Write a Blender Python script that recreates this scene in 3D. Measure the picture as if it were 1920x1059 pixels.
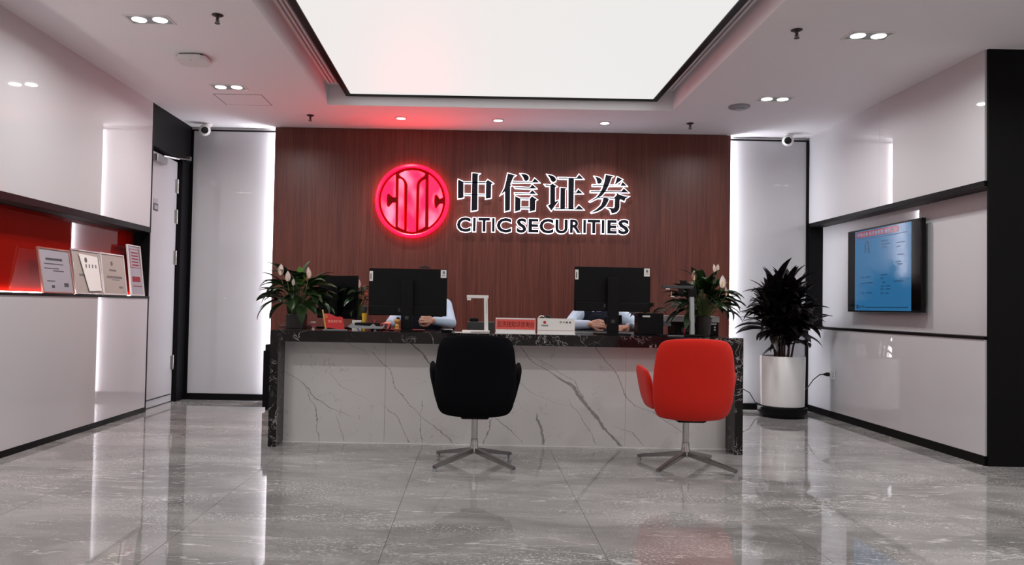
import bpy, bmesh, math, random
from mathutils import Vector, Matrix, noise

random.seed(7)
SC = bpy.context.scene
COL = SC.collection
for o in list(bpy.data.objects):
    bpy.data.objects.remove(o)
PI = math.pi

# ------------------------------------------------------------------ camera
cam = bpy.data.cameras.new('camera')
cam.sensor_fit = 'HORIZONTAL'
cam.sensor_width = 36.0
cam.lens = 36.0 * 1447 / 1920
cam.shift_x = (960 - 889) / 1920
cam.shift_y = (534.4 - 529.5) / 1920
cam.clip_start = 0.05
camo = bpy.data.objects.new('camera', cam)
COL.objects.link(camo)
pitch, roll = 0.0273, 0.018
fw = Vector((0, math.cos(pitch), math.sin(pitch)))
r0 = Vector((1, 0, 0))
u0 = r0.cross(fw)
cr = r0 * math.cos(roll) + u0 * math.sin(roll)
cu = -r0 * math.sin(roll) + u0 * math.cos(roll)
m = Matrix.Identity(4)
for i in range(3):
    m[i][0], m[i][1], m[i][2] = cr[i], cu[i], -fw[i]
m.translation = (0, 0, 1.05)
camo.matrix_world = m
SC.camera = camo

# ------------------------------------------------------------------ light levels
PANEL_L = 1.0        # luminous ceiling panel
DOWN_W = 11.5         # each lamp of a twin downlight
ROUND_W = 6.0         # each round downlight by the timber wall
STRIP_L = 60.0         # strips behind the timber wall edges
NICHE_L = 30.0         # strip at the back of the left niche
LOGO_L = 16.0
LETTER_L = 2.6
w = bpy.data.worlds.new('world')
SC.world = w
w.use_nodes = True
w.node_tree.nodes['Background'].inputs[0].default_value = (0.5, 0.5, 0.52, 1)
w.node_tree.nodes['Background'].inputs[1].default_value = 0.3
SC.view_settings.view_transform = 'Standard'
SC.view_settings.look = 'None'
SC.view_settings.gamma = 1
SC.view_settings.exposure = -0.2
SC.view_settings.use_curve_mapping = False

H = 2.93      # ceiling height
DT = 0.85     # desk top height


# ------------------------------------------------------------------ materials
def lin(c):
    return tuple((x / 255 / 12.92) if x / 255 <= 0.04045 else ((x / 255 + 0.055) / 1.055) ** 2.4 for x in c)


def mat(name, rgb, rough=0.5, metal=0.0, spec=0.5, coat=0.0, emit=None, estr=0.0, trans=0.0, sheen=0.0):
    mt = bpy.data.materials.new(name)
    mt.use_nodes = True
    b = mt.node_tree.nodes['Principled BSDF']
    c = lin(rgb)
    b.inputs['Base Color'].default_value = (*c, 1)
    b.inputs['Roughness'].default_value = rough
    b.inputs['Metallic'].default_value = metal
    b.inputs['Specular IOR Level'].default_value = spec
    b.inputs['Coat Weight'].default_value = coat
    b.inputs['Coat Roughness'].default_value = 0.02
    b.inputs['Coat IOR'].default_value = 1.7
    b.inputs['Transmission Weight'].default_value = trans
    b.inputs['Sheen Weight'].default_value = sheen
    if emit:
        b.inputs['Emission Color'].default_value = (*lin(emit), 1)
        b.inputs['Emission Strength'].default_value = estr
    return mt


class NT:
    """small helper to write node graphs"""
    def __init__(self, mt):
        self.t = mt.node_tree
        self.b = self.t.nodes['Principled BSDF']

    def n(self, typ, **kw):
        x = self.t.nodes.new(typ)
        for k, v in kw.items():
            if k.startswith('i_'):
                k = k[2:]
                k = int(k) if k.isdigit() else k.replace('_', ' ')
                if hasattr(v, 'is_output'):
                    self.t.links.new(v, x.inputs[k])
                else:
                    x.inputs[k].default_value = v
            else:
                setattr(x, k, v)
        return x

    def math(self, op, a, b=0.0, clamp=False):
        x = self.t.nodes.new('ShaderNodeMath')
        x.operation = op
        x.use_clamp = clamp
        for i, v in enumerate((a, b)):
            if hasattr(v, 'is_output'):
                self.t.links.new(v, x.inputs[i])
            else:
                x.inputs[i].default_value = v
        return x.outputs[0]

    def mix(self, f, a, b):
        x = self.t.nodes.new('ShaderNodeMix')
        x.data_type = 'RGBA'
        for i, v in ((0, f), (6, a), (7, b)):
            if hasattr(v, 'is_output'):
                self.t.links.new(v, x.inputs[i])
            else:
                x.inputs[i].default_value = v if i == 0 else (*v, 1)
        return x.outputs[2]

    def pos(self):
        return self.t.nodes.new('ShaderNodeNewGeometry').outputs['Position']

    def smooth(self, v, lo, hi):
        x = self.t.nodes.new('ShaderNodeMapRange')
        x.interpolation_type = 'SMOOTHSTEP'
        self.t.links.new(v, x.inputs[0])
        x.inputs[1].default_value = lo
        x.inputs[2].default_value = hi
        return x.outputs[0]

    def link(self, a, name):
        self.t.links.new(a, self.b.inputs[name])


def scaled(nt, sc, rot=(0, 0, 0), loc=(0, 0, 0), src=None):
    mp = nt.n('ShaderNodeMapping')
    mp.inputs['Scale'].default_value = sc
    mp.inputs['Rotation'].default_value = rot
    mp.inputs['Location'].default_value = loc
    nt.t.links.new(src if src is not None else nt.pos(), mp.inputs[0])
    return mp.outputs[0]


def noise_tex(nt, vec, scale, detail=4, rough=0.5, dist=0.0):
    x = nt.n('ShaderNodeTexNoise')
    x.inputs['Scale'].default_value = scale
    x.inputs['Detail'].default_value = detail
    x.inputs['Roughness'].default_value = rough
    x.inputs['Distortion'].default_value = dist
    nt.t.links.new(vec, x.inputs['Vector'])
    return x.outputs['Fac']


M = {}
M['ceiling'] = mat('ceiling_paint', (240, 237, 240), 0.85, spec=0.2)
M['glass_white'] = mat('white_backed_glass', (197, 196, 199), 0.6, spec=0.0, coat=1.0)
M['wall_paint'] = mat('wall_paint', (232, 230, 230), 0.8, spec=0.2)
M['glass_red'] = mat('red_backed_glass', (134, 14, 7), 0.6, spec=0.0, coat=0.9)
M['black_trim'] = mat('black_metal_trim', (8, 7, 8), 0.45, spec=0.15)
M['black_panel'] = mat('black_panel', (10, 9, 12), 0.5, spec=0.12)
M['black_gloss'] = mat('black_gloss', (14, 14, 16), 0.12)
M['tv_glass'] = mat('tv_glass', (5, 5, 6), 0.15, spec=0.2)
M['black_plastic'] = mat('black_plastic', (8, 8, 10), 0.45, spec=0.18)
M['black_fabric'] = mat('black_fabric', (13, 13, 16), 0.95, spec=0.05)
M['red_fabric'] = mat('red_fabric', (196, 36, 26), 0.9, spec=0.1, sheen=0.1)
M['white_plastic'] = mat('white_plastic', (226, 224, 222), 0.4)
M['grey_plastic'] = mat('grey_plastic', (150, 152, 156), 0.45)
M['silver_grey'] = mat('silver_grey', (168, 172, 172), 0.35, metal=0.3)
M['dark_grey'] = mat('dark_grey', (52, 54, 56), 0.5)
M['chrome'] = mat('chrome', (152, 150, 149), 0.25, metal=1.0)
M['bright_chrome'] = mat('bright_chrome', (186, 184, 182), 0.16, metal=1.0)
M['steel'] = mat('brushed_steel', (176, 174, 172), 0.3, metal=1.0)
M['door_white'] = mat('door_white', (172, 170, 173), 0.35)
M['paper'] = mat('paper', (232, 230, 226), 0.8, spec=0.1)
M['paper_grey'] = mat('paper_grey', (160, 157, 164), 0.8, spec=0.1)
M['paper_cream'] = mat('paper_cream', (172, 163, 156), 0.8, spec=0.1)
M['ink'] = mat('ink', (48, 46, 50), 0.8, spec=0.1)
M['ink_soft'] = mat('ink_soft', (112, 108, 112), 0.8, spec=0.1)
M['ink_red'] = mat('ink_red', (150, 60, 66), 0.8, spec=0.1)
M['gold'] = mat('gold', (214, 172, 96), 0.3, metal=0.6)
M['rose_gold'] = mat('rose_gold', (176, 132, 120), 0.3, metal=0.7)
M['frame_silver'] = mat('frame_silver', (196, 190, 190), 0.25, metal=0.7)
M['frame_white'] = mat('frame_white', (216, 210, 210), 0.4)
M['flag_red'] = mat('flag_red', (196, 44, 46), 0.5)
M['sign_red'] = mat('sign_red', (222, 88, 78), 0.5)
M['sign_ink_red'] = mat('sign_ink_red', (122, 16, 16), 0.5)
M['dot_red'] = mat('dot_red', (178, 34, 50), 0.5)
M['pink'] = mat('pink', (196, 90, 110), 0.5)
M['yellow'] = mat('yellow', (226, 182, 44), 0.5)
M['wood_toy'] = mat('pale_wood', (190, 134, 66), 0.5)
M['brown_red'] = mat('brown_red_leather', (86, 34, 28), 0.45)
M['skin'] = mat('skin', (206, 152, 130), 0.55)
M['hair'] = mat('hair', (30, 22, 22), 0.85, spec=0.15)
M['shirt'] = mat('pale_blue_shirt', (190, 206, 226), 0.85, spec=0.1)
M['vest'] = mat('navy_vest', (26, 29, 40), 0.85, spec=0.1)
M['trousers'] = mat('dark_trousers', (24, 25, 30), 0.9, spec=0.1)
M['eye_white'] = mat('eye_white', (228, 226, 222), 0.3)
M['lip'] = mat('lip', (176, 96, 92), 0.5)
M['cord'] = mat('cord', (26, 26, 28), 0.5)
M['soil'] = mat('soil', (42, 32, 26), 0.9)
M['pot_dark'] = mat('dark_pot', (34, 29, 29), 0.3)
M['pot_white'] = mat('white_glazed_pot', (220, 219, 218), 0.18)
M['spathe'] = mat('white_spathe', (248, 234, 230), 0.5)
M['spadix'] = mat('spadix', (222, 200, 160), 0.7)
M['stem_green'] = mat('stem_green', (86, 104, 58), 0.5)
M['lamp'] = mat('lamp_disc', (40, 40, 40), 0.5, emit=(255, 252, 246), estr=4.0)
M['led'] = mat('led_strip', (255, 255, 255), 0.5, emit=(246, 247, 255), estr=STRIP_L)
M['led_niche'] = mat('niche_led_strip', (255, 255, 255), 0.5, emit=(255, 246, 240), estr=NICHE_L)
M['panel_glow'] = mat('luminous_panel', (30, 30, 30), 0.6, emit=(250, 248, 246), estr=PANEL_L)
M['letter_glow'] = mat('letter_halo', (240, 242, 255), 0.5, emit=(240, 242, 255), estr=LETTER_L)
M['letter_face'] = mat('letter_face', (20, 17, 27), 0.6, spec=0.2)
M['bronze'] = mat('dark_bronze', (64, 54, 56), 0.4, metal=0.5)
M['screen_blue'] = mat('screen_blue', (20, 60, 90), 0.15, emit=(52, 118, 168), estr=0.62)
M['screen_white'] = mat('screen_white', (80, 130, 160), 0.15, emit=(140, 165, 190), estr=0.5)
M['screen_ink'] = mat('screen_ink', (14, 40, 66), 0.3, emit=(22, 60, 96), estr=0.5)
M['screen_red'] = mat('screen_red', (120, 30, 40), 0.2, emit=(140, 50, 62), estr=0.35)
M['sign_dark_red'] = mat('logo_dark_red', (78, 4, 5), 0.8, spec=0.1)


def logo_glow(name, hot):
    mt = mat(name, (110, 4, 16), 0.25)
    nt = NT(mt)
    f = noise_tex(nt, scaled(nt, (7, 7, 4.5)), 1.0, 1, 0.4)
    fac = nt.smooth(f, 0.40, 0.78)
    c = nt.mix(fac, (1.0, 0.0010, 0.0092), hot)
    nt.link(c, 'Emission Color')
    nt.b.inputs['Emission Strength'].default_value = LOGO_L
    return mt


M['logo_face'] = logo_glow('logo_face', (1.0, 0.025, 0.040))
M['logo_ring'] = mat('logo_ring', (120, 4, 18), 0.3, emit=(255, 3, 25), estr=LOGO_L * 0.8)


def leaf_mat(name, a, b, rough=0.35):
    mt = mat(name, a, rough)
    nt = NT(mt)
    oi = nt.n('ShaderNodeObjectInfo')
    c = nt.mix(oi.outputs['Random'], lin(a), lin(b))
    nt.link(c, 'Base Color')
    return mt


M['lily_leaf'] = leaf_mat('lily_leaf', (30, 52, 30), (58, 84, 46))
M['lily_leaf_light'] = mat('lily_leaf_young', (92, 138, 44), 0.4)
M['dracaena_leaf'] = leaf_mat('dark_leaf', (20, 15, 17), (38, 28, 30), 0.4)
M['cane'] = mat('cane', (58, 36, 32), 0.6)


def wood_material():
    mt = mat('red_brown_veneer', (88, 50, 44), 0.35, spec=0.35)
    nt = NT(mt)
    oi = nt.n('ShaderNodeObjectInfo')
    add = nt.n('ShaderNodeVectorMath', operation='MULTIPLY_ADD')
    add.inputs[1].default_value = (0, 0, 0)
    nt.t.links.new(nt.pos(), add.inputs[0])
    cmb = nt.n('ShaderNodeCombineXYZ')
    nt.t.links.new(oi.outputs['Random'], cmb.inputs[2])
    add.inputs[1].default_value = (1, 1, 1)
    nt.t.links.new(cmb.outputs[0], add.inputs[2])
    v = add.outputs[0]
    fine = noise_tex(nt, scaled(nt, (150, 40, 2.2), src=v), 1.0, 4, 0.6)
    wide = noise_tex(nt, scaled(nt, (10, 4, 0.35), src=v), 1.0, 3, 0.55, 0.6)
    f = nt.math('ADD', nt.math('MULTIPLY', fine, 0.75), nt.math('MULTIPLY', wide, 0.35))
    c = nt.mix(nt.smooth(f, 0.35, 0.75), lin((80, 40, 34)), lin((112, 62, 52)))
    nt.link(c, 'Base Color')
    return mt


M['wood'] = wood_material()


def floor_material():
    mt = mat('polished_grey_tile', (150, 147, 145), 0.035, spec=0.65)
    nt = NT(mt)
    oi = nt.n('ShaderNodeObjectInfo')
    cmb = nt.n('ShaderNodeCombineXYZ')
    nt.t.links.new(nt.math('MULTIPLY', oi.outputs['Random'], 0.12), cmb.inputs[2])
    add = nt.n('ShaderNodeVectorMath', operation='ADD')
    nt.t.links.new(nt.pos(), add.inputs[0])
    nt.t.links.new(cmb.outputs[0], add.inputs[1])
    v = add.outputs[0]
    cloud = noise_tex(nt, scaled(nt, (0.7, 1.5, 1), (0, 0, 0.25), src=v), 1.6, 5, 0.6, 0.8)
    base = nt.mix(nt.smooth(cloud, 0.3, 0.72), lin((120, 118, 117)), lin((158, 155, 153)))
    # thin pale veins running across
    for sc, rot, size, wd, amt in (((0.45, 2.1, 1), 0.22, 1.7, 0.006, 0.6), ((0.35, 1.6, 1), -0.3, 1.3, 0.005, 0.6), ((0.8, 2.6, 1), 0.5, 2.2, 0.006, 0.4)):
        vv = noise_tex(nt, scaled(nt, sc, (0, 0, rot), (size, 0, 0), src=v), size, 5, 0.6, 0.4)
        d = nt.math('ABSOLUTE', nt.math('SUBTRACT', vv, 0.5))
        vein = nt.math('SUBTRACT', 1.0, nt.smooth(d, 0.0, wd))
        gate = nt.smooth(noise_tex(nt, scaled(nt, (1, 1, 1), (0, 0, 0), (size, 1, 0), src=v), 1.8, 4), 0.44, 0.58)
        vein = nt.math('MULTIPLY', vein, gate)
        base = nt.mix(nt.math('MULTIPLY', vein, amt), base, lin((226, 223, 220)))
    # flecks gathered in bands
    fl = noise_tex(nt, scaled(nt, (70, 120, 50), (0, 0, 0.3), src=v), 1.0, 2, 0.5)
    band = nt.smooth(noise_tex(nt, scaled(nt, (0.8, 2.4, 1), (0, 0, 0.2), src=v), 1.3, 4, 0.6), 0.44, 0.66)
    fleck = nt.math('MULTIPLY', nt.smooth(fl, 0.56, 0.66), band)
    base = nt.mix(nt.math('MULTIPLY', fleck, 0.8), base, lin((225, 222, 220)))
    fd = nt.smooth(noise_tex(nt, scaled(nt, (110, 160, 70), src=v), 1.0, 2, 0.5), 0.58, 0.7)
    base = nt.mix(nt.math('MULTIPLY', fd, 0.45), base, lin((70, 68, 68)))
    nt.link(base, 'Base Color')
    return mt


M['floor'] = floor_material()
M['grout'] = mat('grout', (120, 117, 115), 0.7)


def dark_marble():
    mt = mat('dark_marble', (30, 26, 27), 0.12, spec=0.3)
    nt = NT(mt)
    p = nt.pos()
    acc = None
    for sc, rot, wd, th in ((5.5, 0.4, 0.012, 0.5), (9.0, -0.7, 0.012, 0.55), (16, 0.2, 0.015, 0.57)):
        f = noise_tex(nt, scaled(nt, (1, 1, 1), (rot, rot * 0.6, rot), src=p), sc, 4, 0.6, 0.9)
        d = nt.math('ABSOLUTE', nt.math('SUBTRACT', f, 0.5))
        vn = nt.math('SUBTRACT', 1.0, nt.smooth(d, 0.0, wd))
        g = nt.smooth(noise_tex(nt, scaled(nt, (1, 1, 1), (0, 0, 0), (sc, 3, 1), src=p), 4.0, 2), th, th + 0.08)
        vn = nt.math('MULTIPLY', vn, g)
        acc = vn if acc is None else nt.math('MAXIMUM', acc, vn)
    cl = noise_tex(nt, scaled(nt, (1, 1, 1), src=p), 7, 4)
    base = nt.mix(cl, lin((9, 7, 8)), lin((34, 28, 29)))
    nt.link(nt.mix(nt.math('MULTIPLY', acc, 0.85), base, lin((176, 170, 170))), 'Base Color')
    return mt


M['dark_marble'] = dark_marble()

# px of the desk front in the photograph -> metres on the plane of the front panel
def dpt(u, v):
    u = 480 + u / 2.0426
    v = 600 + v / 2.0426
    return (-3.62235 + 0.00403498 * u + 6.7975e-05 * v, 3.29165 + 7.23705e-05 * u - 0.00402101 * v)


VEINS = [
    (2.0, [(345, 80), (400, 115), (450, 122), (470, 145), (510, 190), (535, 260), (575, 310), (620, 360), (690, 410), (755, 470)]),
    (5.0, [(590, 85), (640, 130), (670, 170), (700, 235), (735, 300)]),
    (2.5, [(1005, 95), (1060, 160), (1110, 190), (1180, 235), (1225, 275)]),
    (8.0, [(1150, 215), (1215, 255), (1255, 310), (1290, 352), (1340, 420), (1400, 488)]),
    (1.6, [(1060, 140), (1150, 190), (1215, 235), (1250, 290)]),
    (2.2, [(1290, 95), (1340, 150), (1390, 230), (1410, 290), (1450, 330), (1520, 352), (1570, 390), (1640, 435)]),
    (2.6, [(112, 200), (180, 240), (215, 285), (290, 340), (360, 366)]),
    (1.6, [(185, 255), (225, 330), (240, 465)]),
    (2.0, [(500, 335), (540, 370), (590, 472)]),
    (5.0, [(1078, 365), (1093, 430), (1106, 480)]),
    (1.8, [(918, 372), (960, 412), (1020, 466)]),
    (2.4, [(1388, 412), (1440, 430), (1482, 480)]),
    (1.6, [(1205, 315), (1250, 380), (1302, 475)]),
    (1.2, [(632, 310), (630, 400), (634, 475)]),
    (1.2, [(280, 205), (340, 260), (420, 300)]),
    (3.0, [(900, 385), (885, 430), (870, 475)]),
    (1.4, [(1010, 240), (1070, 285), (1150, 318), (1240, 340)]),
    (1.4, [(310, 375), (325, 420), (345, 465)]),
]


def front_marble():
    mt = mat('white_veined_stone', (210, 207, 206), 0.25, spec=0.4)
    nt = NT(mt)
    p = nt.pos()
    sx = nt.n('ShaderNodeSeparateXYZ')
    nt.t.links.new(p, sx.inputs[0])
    wob = noise_tex(nt, p, 9, 5, 0.6)
    wob2 = noise_tex(nt, scaled(nt, (1, 1, 1), (0, 0, 0), (5, 2, 1), src=p), 6, 4)
    x = nt.math('ADD', sx.outputs[0], nt.math('MULTIPLY', nt.math('SUBTRACT', wob, 0.5), 0.09))
    zn = nt.math('MULTIPLY', sx.outputs[2], 1 / 0.8)
    acc = None
    for wd, pts in VEINS:
        q = sorted([(z / 0.8, xx) for xx, z in (dpt(*a) for a in pts)])
        fc = nt.n('ShaderNodeFloatCurve')
        cv = fc.mapping.curves[0]
        xs = [b for a, b in q]
        lo, hi = min(xs) - 0.01, max(xs) + 0.01
        pl = [(min(max(a, 0), 1), (b - lo) / (hi - lo)) for a, b in q]
        while len(cv.points) < len(pl):
            cv.points.new(0.5, 0.5)
        for i, (a, b) in enumerate(pl):
            cv.points[i].location = (a, b)
            cv.points[i].handle_type = 'VECTOR'
        fc.mapping.update()
        nt.t.links.new(zn, fc.inputs['Value'])
        xc = nt.math('ADD', nt.math('MULTIPLY', fc.outputs[0], hi - lo), lo)
        d = nt.math('ABSOLUTE', nt.math('SUBTRACT', x, xc))
        ww = 0.0021 * wd
        d = nt.math('DIVIDE', d, nt.math('MULTIPLY', nt.math('ADD', wob2, 0.15), ww * 1.6))
        v = nt.math('SUBTRACT', 1.0, nt.smooth(d, 0.35, 1.1))
        z0, z1 = q[0][0], q[-1][0]
        g = nt.math('MULTIPLY', nt.smooth(zn, z0 - 0.03, z0 + 0.03), nt.math('SUBTRACT', 1.0, nt.smooth(zn, z1 - 0.03, z1 + 0.05)))
        v = nt.math('MULTIPLY', v, g)
        acc = v if acc is None else nt.math('MAXIMUM', acc, v)
    f = noise_tex(nt, scaled(nt, (1, 1, 1), (0, 0.6, 0), src=p), 3.2, 5, 0.6, 0.7)
    fv = nt.math('SUBTRACT', 1.0, nt.smooth(nt.math('ABSOLUTE', nt.math('SUBTRACT', f, 0.5)), 0.0, 0.006))
    fv = nt.math('MULTIPLY', nt.math('MULTIPLY', fv, nt.smooth(wob2, 0.5, 0.6)), 0.35)
    acc = nt.math('MAXIMUM', nt.math('MULTIPLY', acc, 0.72), fv)
    base = nt.mix(noise_tex(nt, p, 1.5, 3), lin((202, 198, 197)), lin((214, 211, 210)))
    nt.link(nt.mix(acc, base, lin((104, 98, 98))), 'Base Color')
    return mt


M['front_marble'] = front_marble()


# ------------------------------------------------------------------ mesh helpers
def sgn2(x):
    return 1 if x > 0 else (-1 if x < 0 else 0)


def new():
    return bmesh.new()


def box(bm, x0, x1, y0, y1, z0, z1, bev=0.0, seg=2):
    g = bmesh.ops.create_cube(bm, size=1.0)
    vs = g['verts']
    for v in vs:
        v.co.x = x0 + (v.co.x + 0.5) * (x1 - x0)
        v.co.y = y0 + (v.co.y + 0.5) * (y1 - y0)
        v.co.z = z0 + (v.co.z + 0.5) * (z1 - z0)
    if bev > 0:
        es = list({e for v in vs for e in v.link_edges})
        bmesh.ops.bevel(bm, geom=es, offset=bev, segments=seg, affect='EDGES', profile=0.7)
    return bm


def lathe(bm, c, prof, seg=24, ax='Z'):
    rings = []
    for r, h in prof:
        ring = []
        for i in range(seg):
            a = 2 * PI * i / seg
            p = (r * math.cos(a), r * math.sin(a), h)
            if ax == 'Y':
                p = (p[0], p[2], p[1])
            elif ax == 'X':
                p = (p[2], p[0], p[1])
            ring.append(bm.verts.new((c[0] + p[0], c[1] + p[1], c[2] + p[2])))
        rings.append(ring)
    for a, b in zip(rings, rings[1:]):
        for i in range(seg):
            j = (i + 1) % seg
            bm.faces.new((a[i], a[j], b[j], b[i]))
    for ring in (rings[0], rings[-1]):
        try:
            bm.faces.new(ring)
        except ValueError:
            pass
    return bm


def cyl(bm, c, r, h0, h1, seg=24, ax='Z', r2=None):
    return lathe(bm, c, [(r, h0), (r if r2 is None else r2, h1)], seg, ax)


def tube(bm, pts, r, seg=8, r1=None):
    pts = [Vector(p) for p in pts]
    rings = []
    up = Vector((0, 0, 1))
    for i, p in enumerate(pts):
        t = (pts[min(i + 1, len(pts) - 1)] - pts[max(i - 1, 0)]).normalized()
        a = t.cross(up)
        if a.length < 1e-3:
            a = t.cross(Vector((1, 0, 0)))
        a.normalize()
        b = t.cross(a).normalized()
        rr = r if r1 is None else r + (r1 - r) * i / (len(pts) - 1)
        rings.append([bm.verts.new(p + (a * math.cos(2 * PI * k / seg) + b * math.sin(2 * PI * k / seg)) * rr) for k in range(seg)])
    for A, B in zip(rings, rings[1:]):
        for k in range(seg):
            bm.faces.new((A[k], A[(k + 1) % seg], B[(k + 1) % seg], B[k]))
    bm.faces.new(rings[0])
    bm.faces.new(rings[-1])
    return bm


def beam(bm, p, q, wd, hp, wq=None, hq=None):
    """tapered bar with a rectangular section from p to q"""
    p, q = Vector(p), Vector(q)
    wq = wd if wq is None else wq
    hq = hp if hq is None else hq
    t = (q - p).normalized()
    s = t.cross(Vector((0, 0, 1)))
    if s.length < 1e-3:
        s = Vector((1, 0, 0))
    s.normalize()
    n = s.cross(t).normalized()
    rings = []
    for c, a, b in ((p, wd, hp), (q, wq, hq)):
        rings.append([bm.verts.new(c + s * (i * a / 2) + n * (j * b / 2)) for i, j in ((-1, -1), (1, -1), (1, 1), (-1, 1))])
    A, B = rings
    for k in range(4):
        bm.faces.new((A[k], A[(k + 1) % 4], B[(k + 1) % 4], B[k]))
    bm.faces.new(A)
    bm.faces.new(B)
    return bm


def prism(bm, poly, y0, y1):
    """polygon in the xz plane extruded along y"""
    a = [bm.verts.new((x, y0, z)) for x, z in poly]
    b = [bm.verts.new((x, y1, z)) for x, z in poly]
    n = len(poly)
    bm.faces.new(a)
    bm.faces.new(b)
    for i in range(n):
        j = (i + 1) % n
        bm.faces.new((a[i], a[j], b[j], b[i]))
    return bm


def flat(bm, ps):
    bm.faces.new([bm.verts.new(p) for p in ps])
    return bm


def ball(bm, c, r, sub=2, sc=(1, 1, 1)):
    g = bmesh.ops.create_icosphere(bm, subdivisions=sub, radius=r)
    for v in g['verts']:
        v.co = Vector((c[0] + v.co.x * sc[0], c[1] + v.co.y * sc[1], c[2] + v.co.z * sc[2]))
    return bm


def obj(name, bm, mt, parent=None, smooth=False, world=False, origin=None, keep=False):
    """links bm as ONE mesh object; world=True: coordinates are world ones and the parents are unrotated"""
    if not keep:
        bmesh.ops.recalc_face_normals(bm, faces=bm.faces[:])
    off = Vector((0, 0, 0))
    if world and parent is not None:
        p = parent
        while p:
            off += p.location
            p = p.parent
    if origin is not None:
        off = Vector(origin)
    if off.length:
        for v in bm.verts:
            v.co -= off
    me = bpy.data.meshes.new(name)
    bm.to_mesh(me)
    bm.free()
    me.materials.append(M[mt] if isinstance(mt, str) else mt)
    if smooth:
        for f in me.polygons:
            f.use_smooth = True
        try:
            me.set_sharp_from_angle(angle=math.radians(40))
        except Exception:
            pass
    o = bpy.data.objects.new(name, me)
    COL.objects.link(o)
    if parent is not None:
        o.parent = parent
    if origin is not None:
        o.location = origin
    return o


def thing(name, label, cat, loc=(0, 0, 0), rz=0.0, group=None):
    o = bpy.data.objects.new(name, None)
    o.empty_display_size = 0.05
    COL.objects.link(o)
    o.location = loc
    o.rotation_euler = (0, 0, rz)
    return tag(o, label, cat, group)


def tag(o, label, cat, group=None):
    o['label'] = label
    o['category'] = cat
    if group:
        o['group'] = group
    return o


def struct(o):
    o['kind'] = 'structure'
    return o


def copy_tree(o, parent=None):
    c = o.copy()
    COL.objects.link(c)
    if parent is not None:
        c.parent = parent
    for ch in [x for x in bpy.data.objects if x.parent == o]:
        copy_tree(ch, c)
    return c


def text_bm(body, x0, x1, z0, z1, y, depth=0.001, bold=0.0, axis='Y', fit=True):
    """lettering fitted to a box in the xz plane at depth y (front facing -y)"""
    c = bpy.data.curves.new('lettering', 'FONT')
    c.body = body
    c.extrude = 0.02
    c.offset = bold
    c.resolution_u = 3
    o = bpy.data.objects.new('lettering', c)
    COL.objects.link(o)
    dg = bpy.context.evaluated_depsgraph_get()
    dg.update()
    me = bpy.data.meshes.new_from_object(o.evaluated_get(dg))
    bpy.data.objects.remove(o)
    bpy.data.curves.remove(c)
    bm = bmesh.new()
    bm.from_mesh(me)
    bpy.data.meshes.remove(me)
    if not bm.verts:
        return bm
    xs = [v.co.x for v in bm.verts]
    ys = [v.co.y for v in bm.verts]
    ax, bx, ay, by = min(xs), max(xs), min(ys), max(ys)
    sx = (x1 - x0) / max(bx - ax, 1e-6)
    sz = (z1 - z0) / max(by - ay, 1e-6)
    for v in bm.verts:
        d = (v.co.z + 0.02) / 0.04
        v.co = Vector((x0 + (v.co.x - ax) * sx, y - d * depth, z0 + (v.co.y - ay) * sz))
    return bm


def xform(bm, mtx):
    bmesh.ops.transform(bm, matrix=mtx, verts=bm.verts[:])
    return bm


def offset_poly(poly, d):
    n = len(poly)
    area = sum(poly[i][0] * poly[(i + 1) % n][1] - poly[(i + 1) % n][0] * poly[i][1] for i in range(n))
    s = 1 if area > 0 else -1
    out = []
    for i in range(n):
        p0, p1, p2 = Vector(poly[i - 1]), Vector(poly[i]), Vector(poly[(i + 1) % n])
        e1, e2 = (p1 - p0), (p2 - p1)
        if e1.length < 1e-6 or e2.length < 1e-6:
            out.append(tuple(p1))
            continue
        e1.normalize()
        e2.normalize()
        n1, n2 = Vector((e1.y, -e1.x)) * s, Vector((e2.y, -e2.x)) * s
        b = n1 + n2
        if b.length < 0.2:
            b = n1
        b.normalize()
        k = min(1.0 / max(b.dot(n1), 0.3), 2.2)
        out.append(tuple(p1 + b * d * k))
    return out


# ================================================================== SETTING
# ---- floor of polished tiles
fb = new()
box(fb, -3.6, 6.1, -3.1, 8.5, -0.12, -0.0035)
floor = struct(obj('floor', fb, 'grout'))
P, G = 0.95, 0.0022
xs = [-3.6] + [-3.22 + P * k for k in range(11)]
xs = [x for x in xs if x < 6.0] + [6.1]
ys = [-3.1] + [3.88 + P * k for k in range(-7, 6) if -3.0 < 3.88 + P * k < 8.45] + [8.5]
cache = {}
for i in range(len(xs) - 1):
    for j in range(len(ys) - 1):
        a, b = xs[i + 1] - xs[i] - G, ys[j + 1] - ys[j] - G
        key = (round(a, 3), round(b, 3))
        if key not in cache:
            t = new()
            box(t, -a / 2, a / 2, -b / 2, b / 2, -0.003, 0.0)
            o = obj('floor_tile', t, 'floor', floor)
            cache[key] = o
        else:
            o = cache[key].copy()
            COL.objects.link(o)
        o.location = ((xs[i] + xs[i + 1]) / 2, (ys[j] + ys[j + 1]) / 2, 0)

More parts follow.
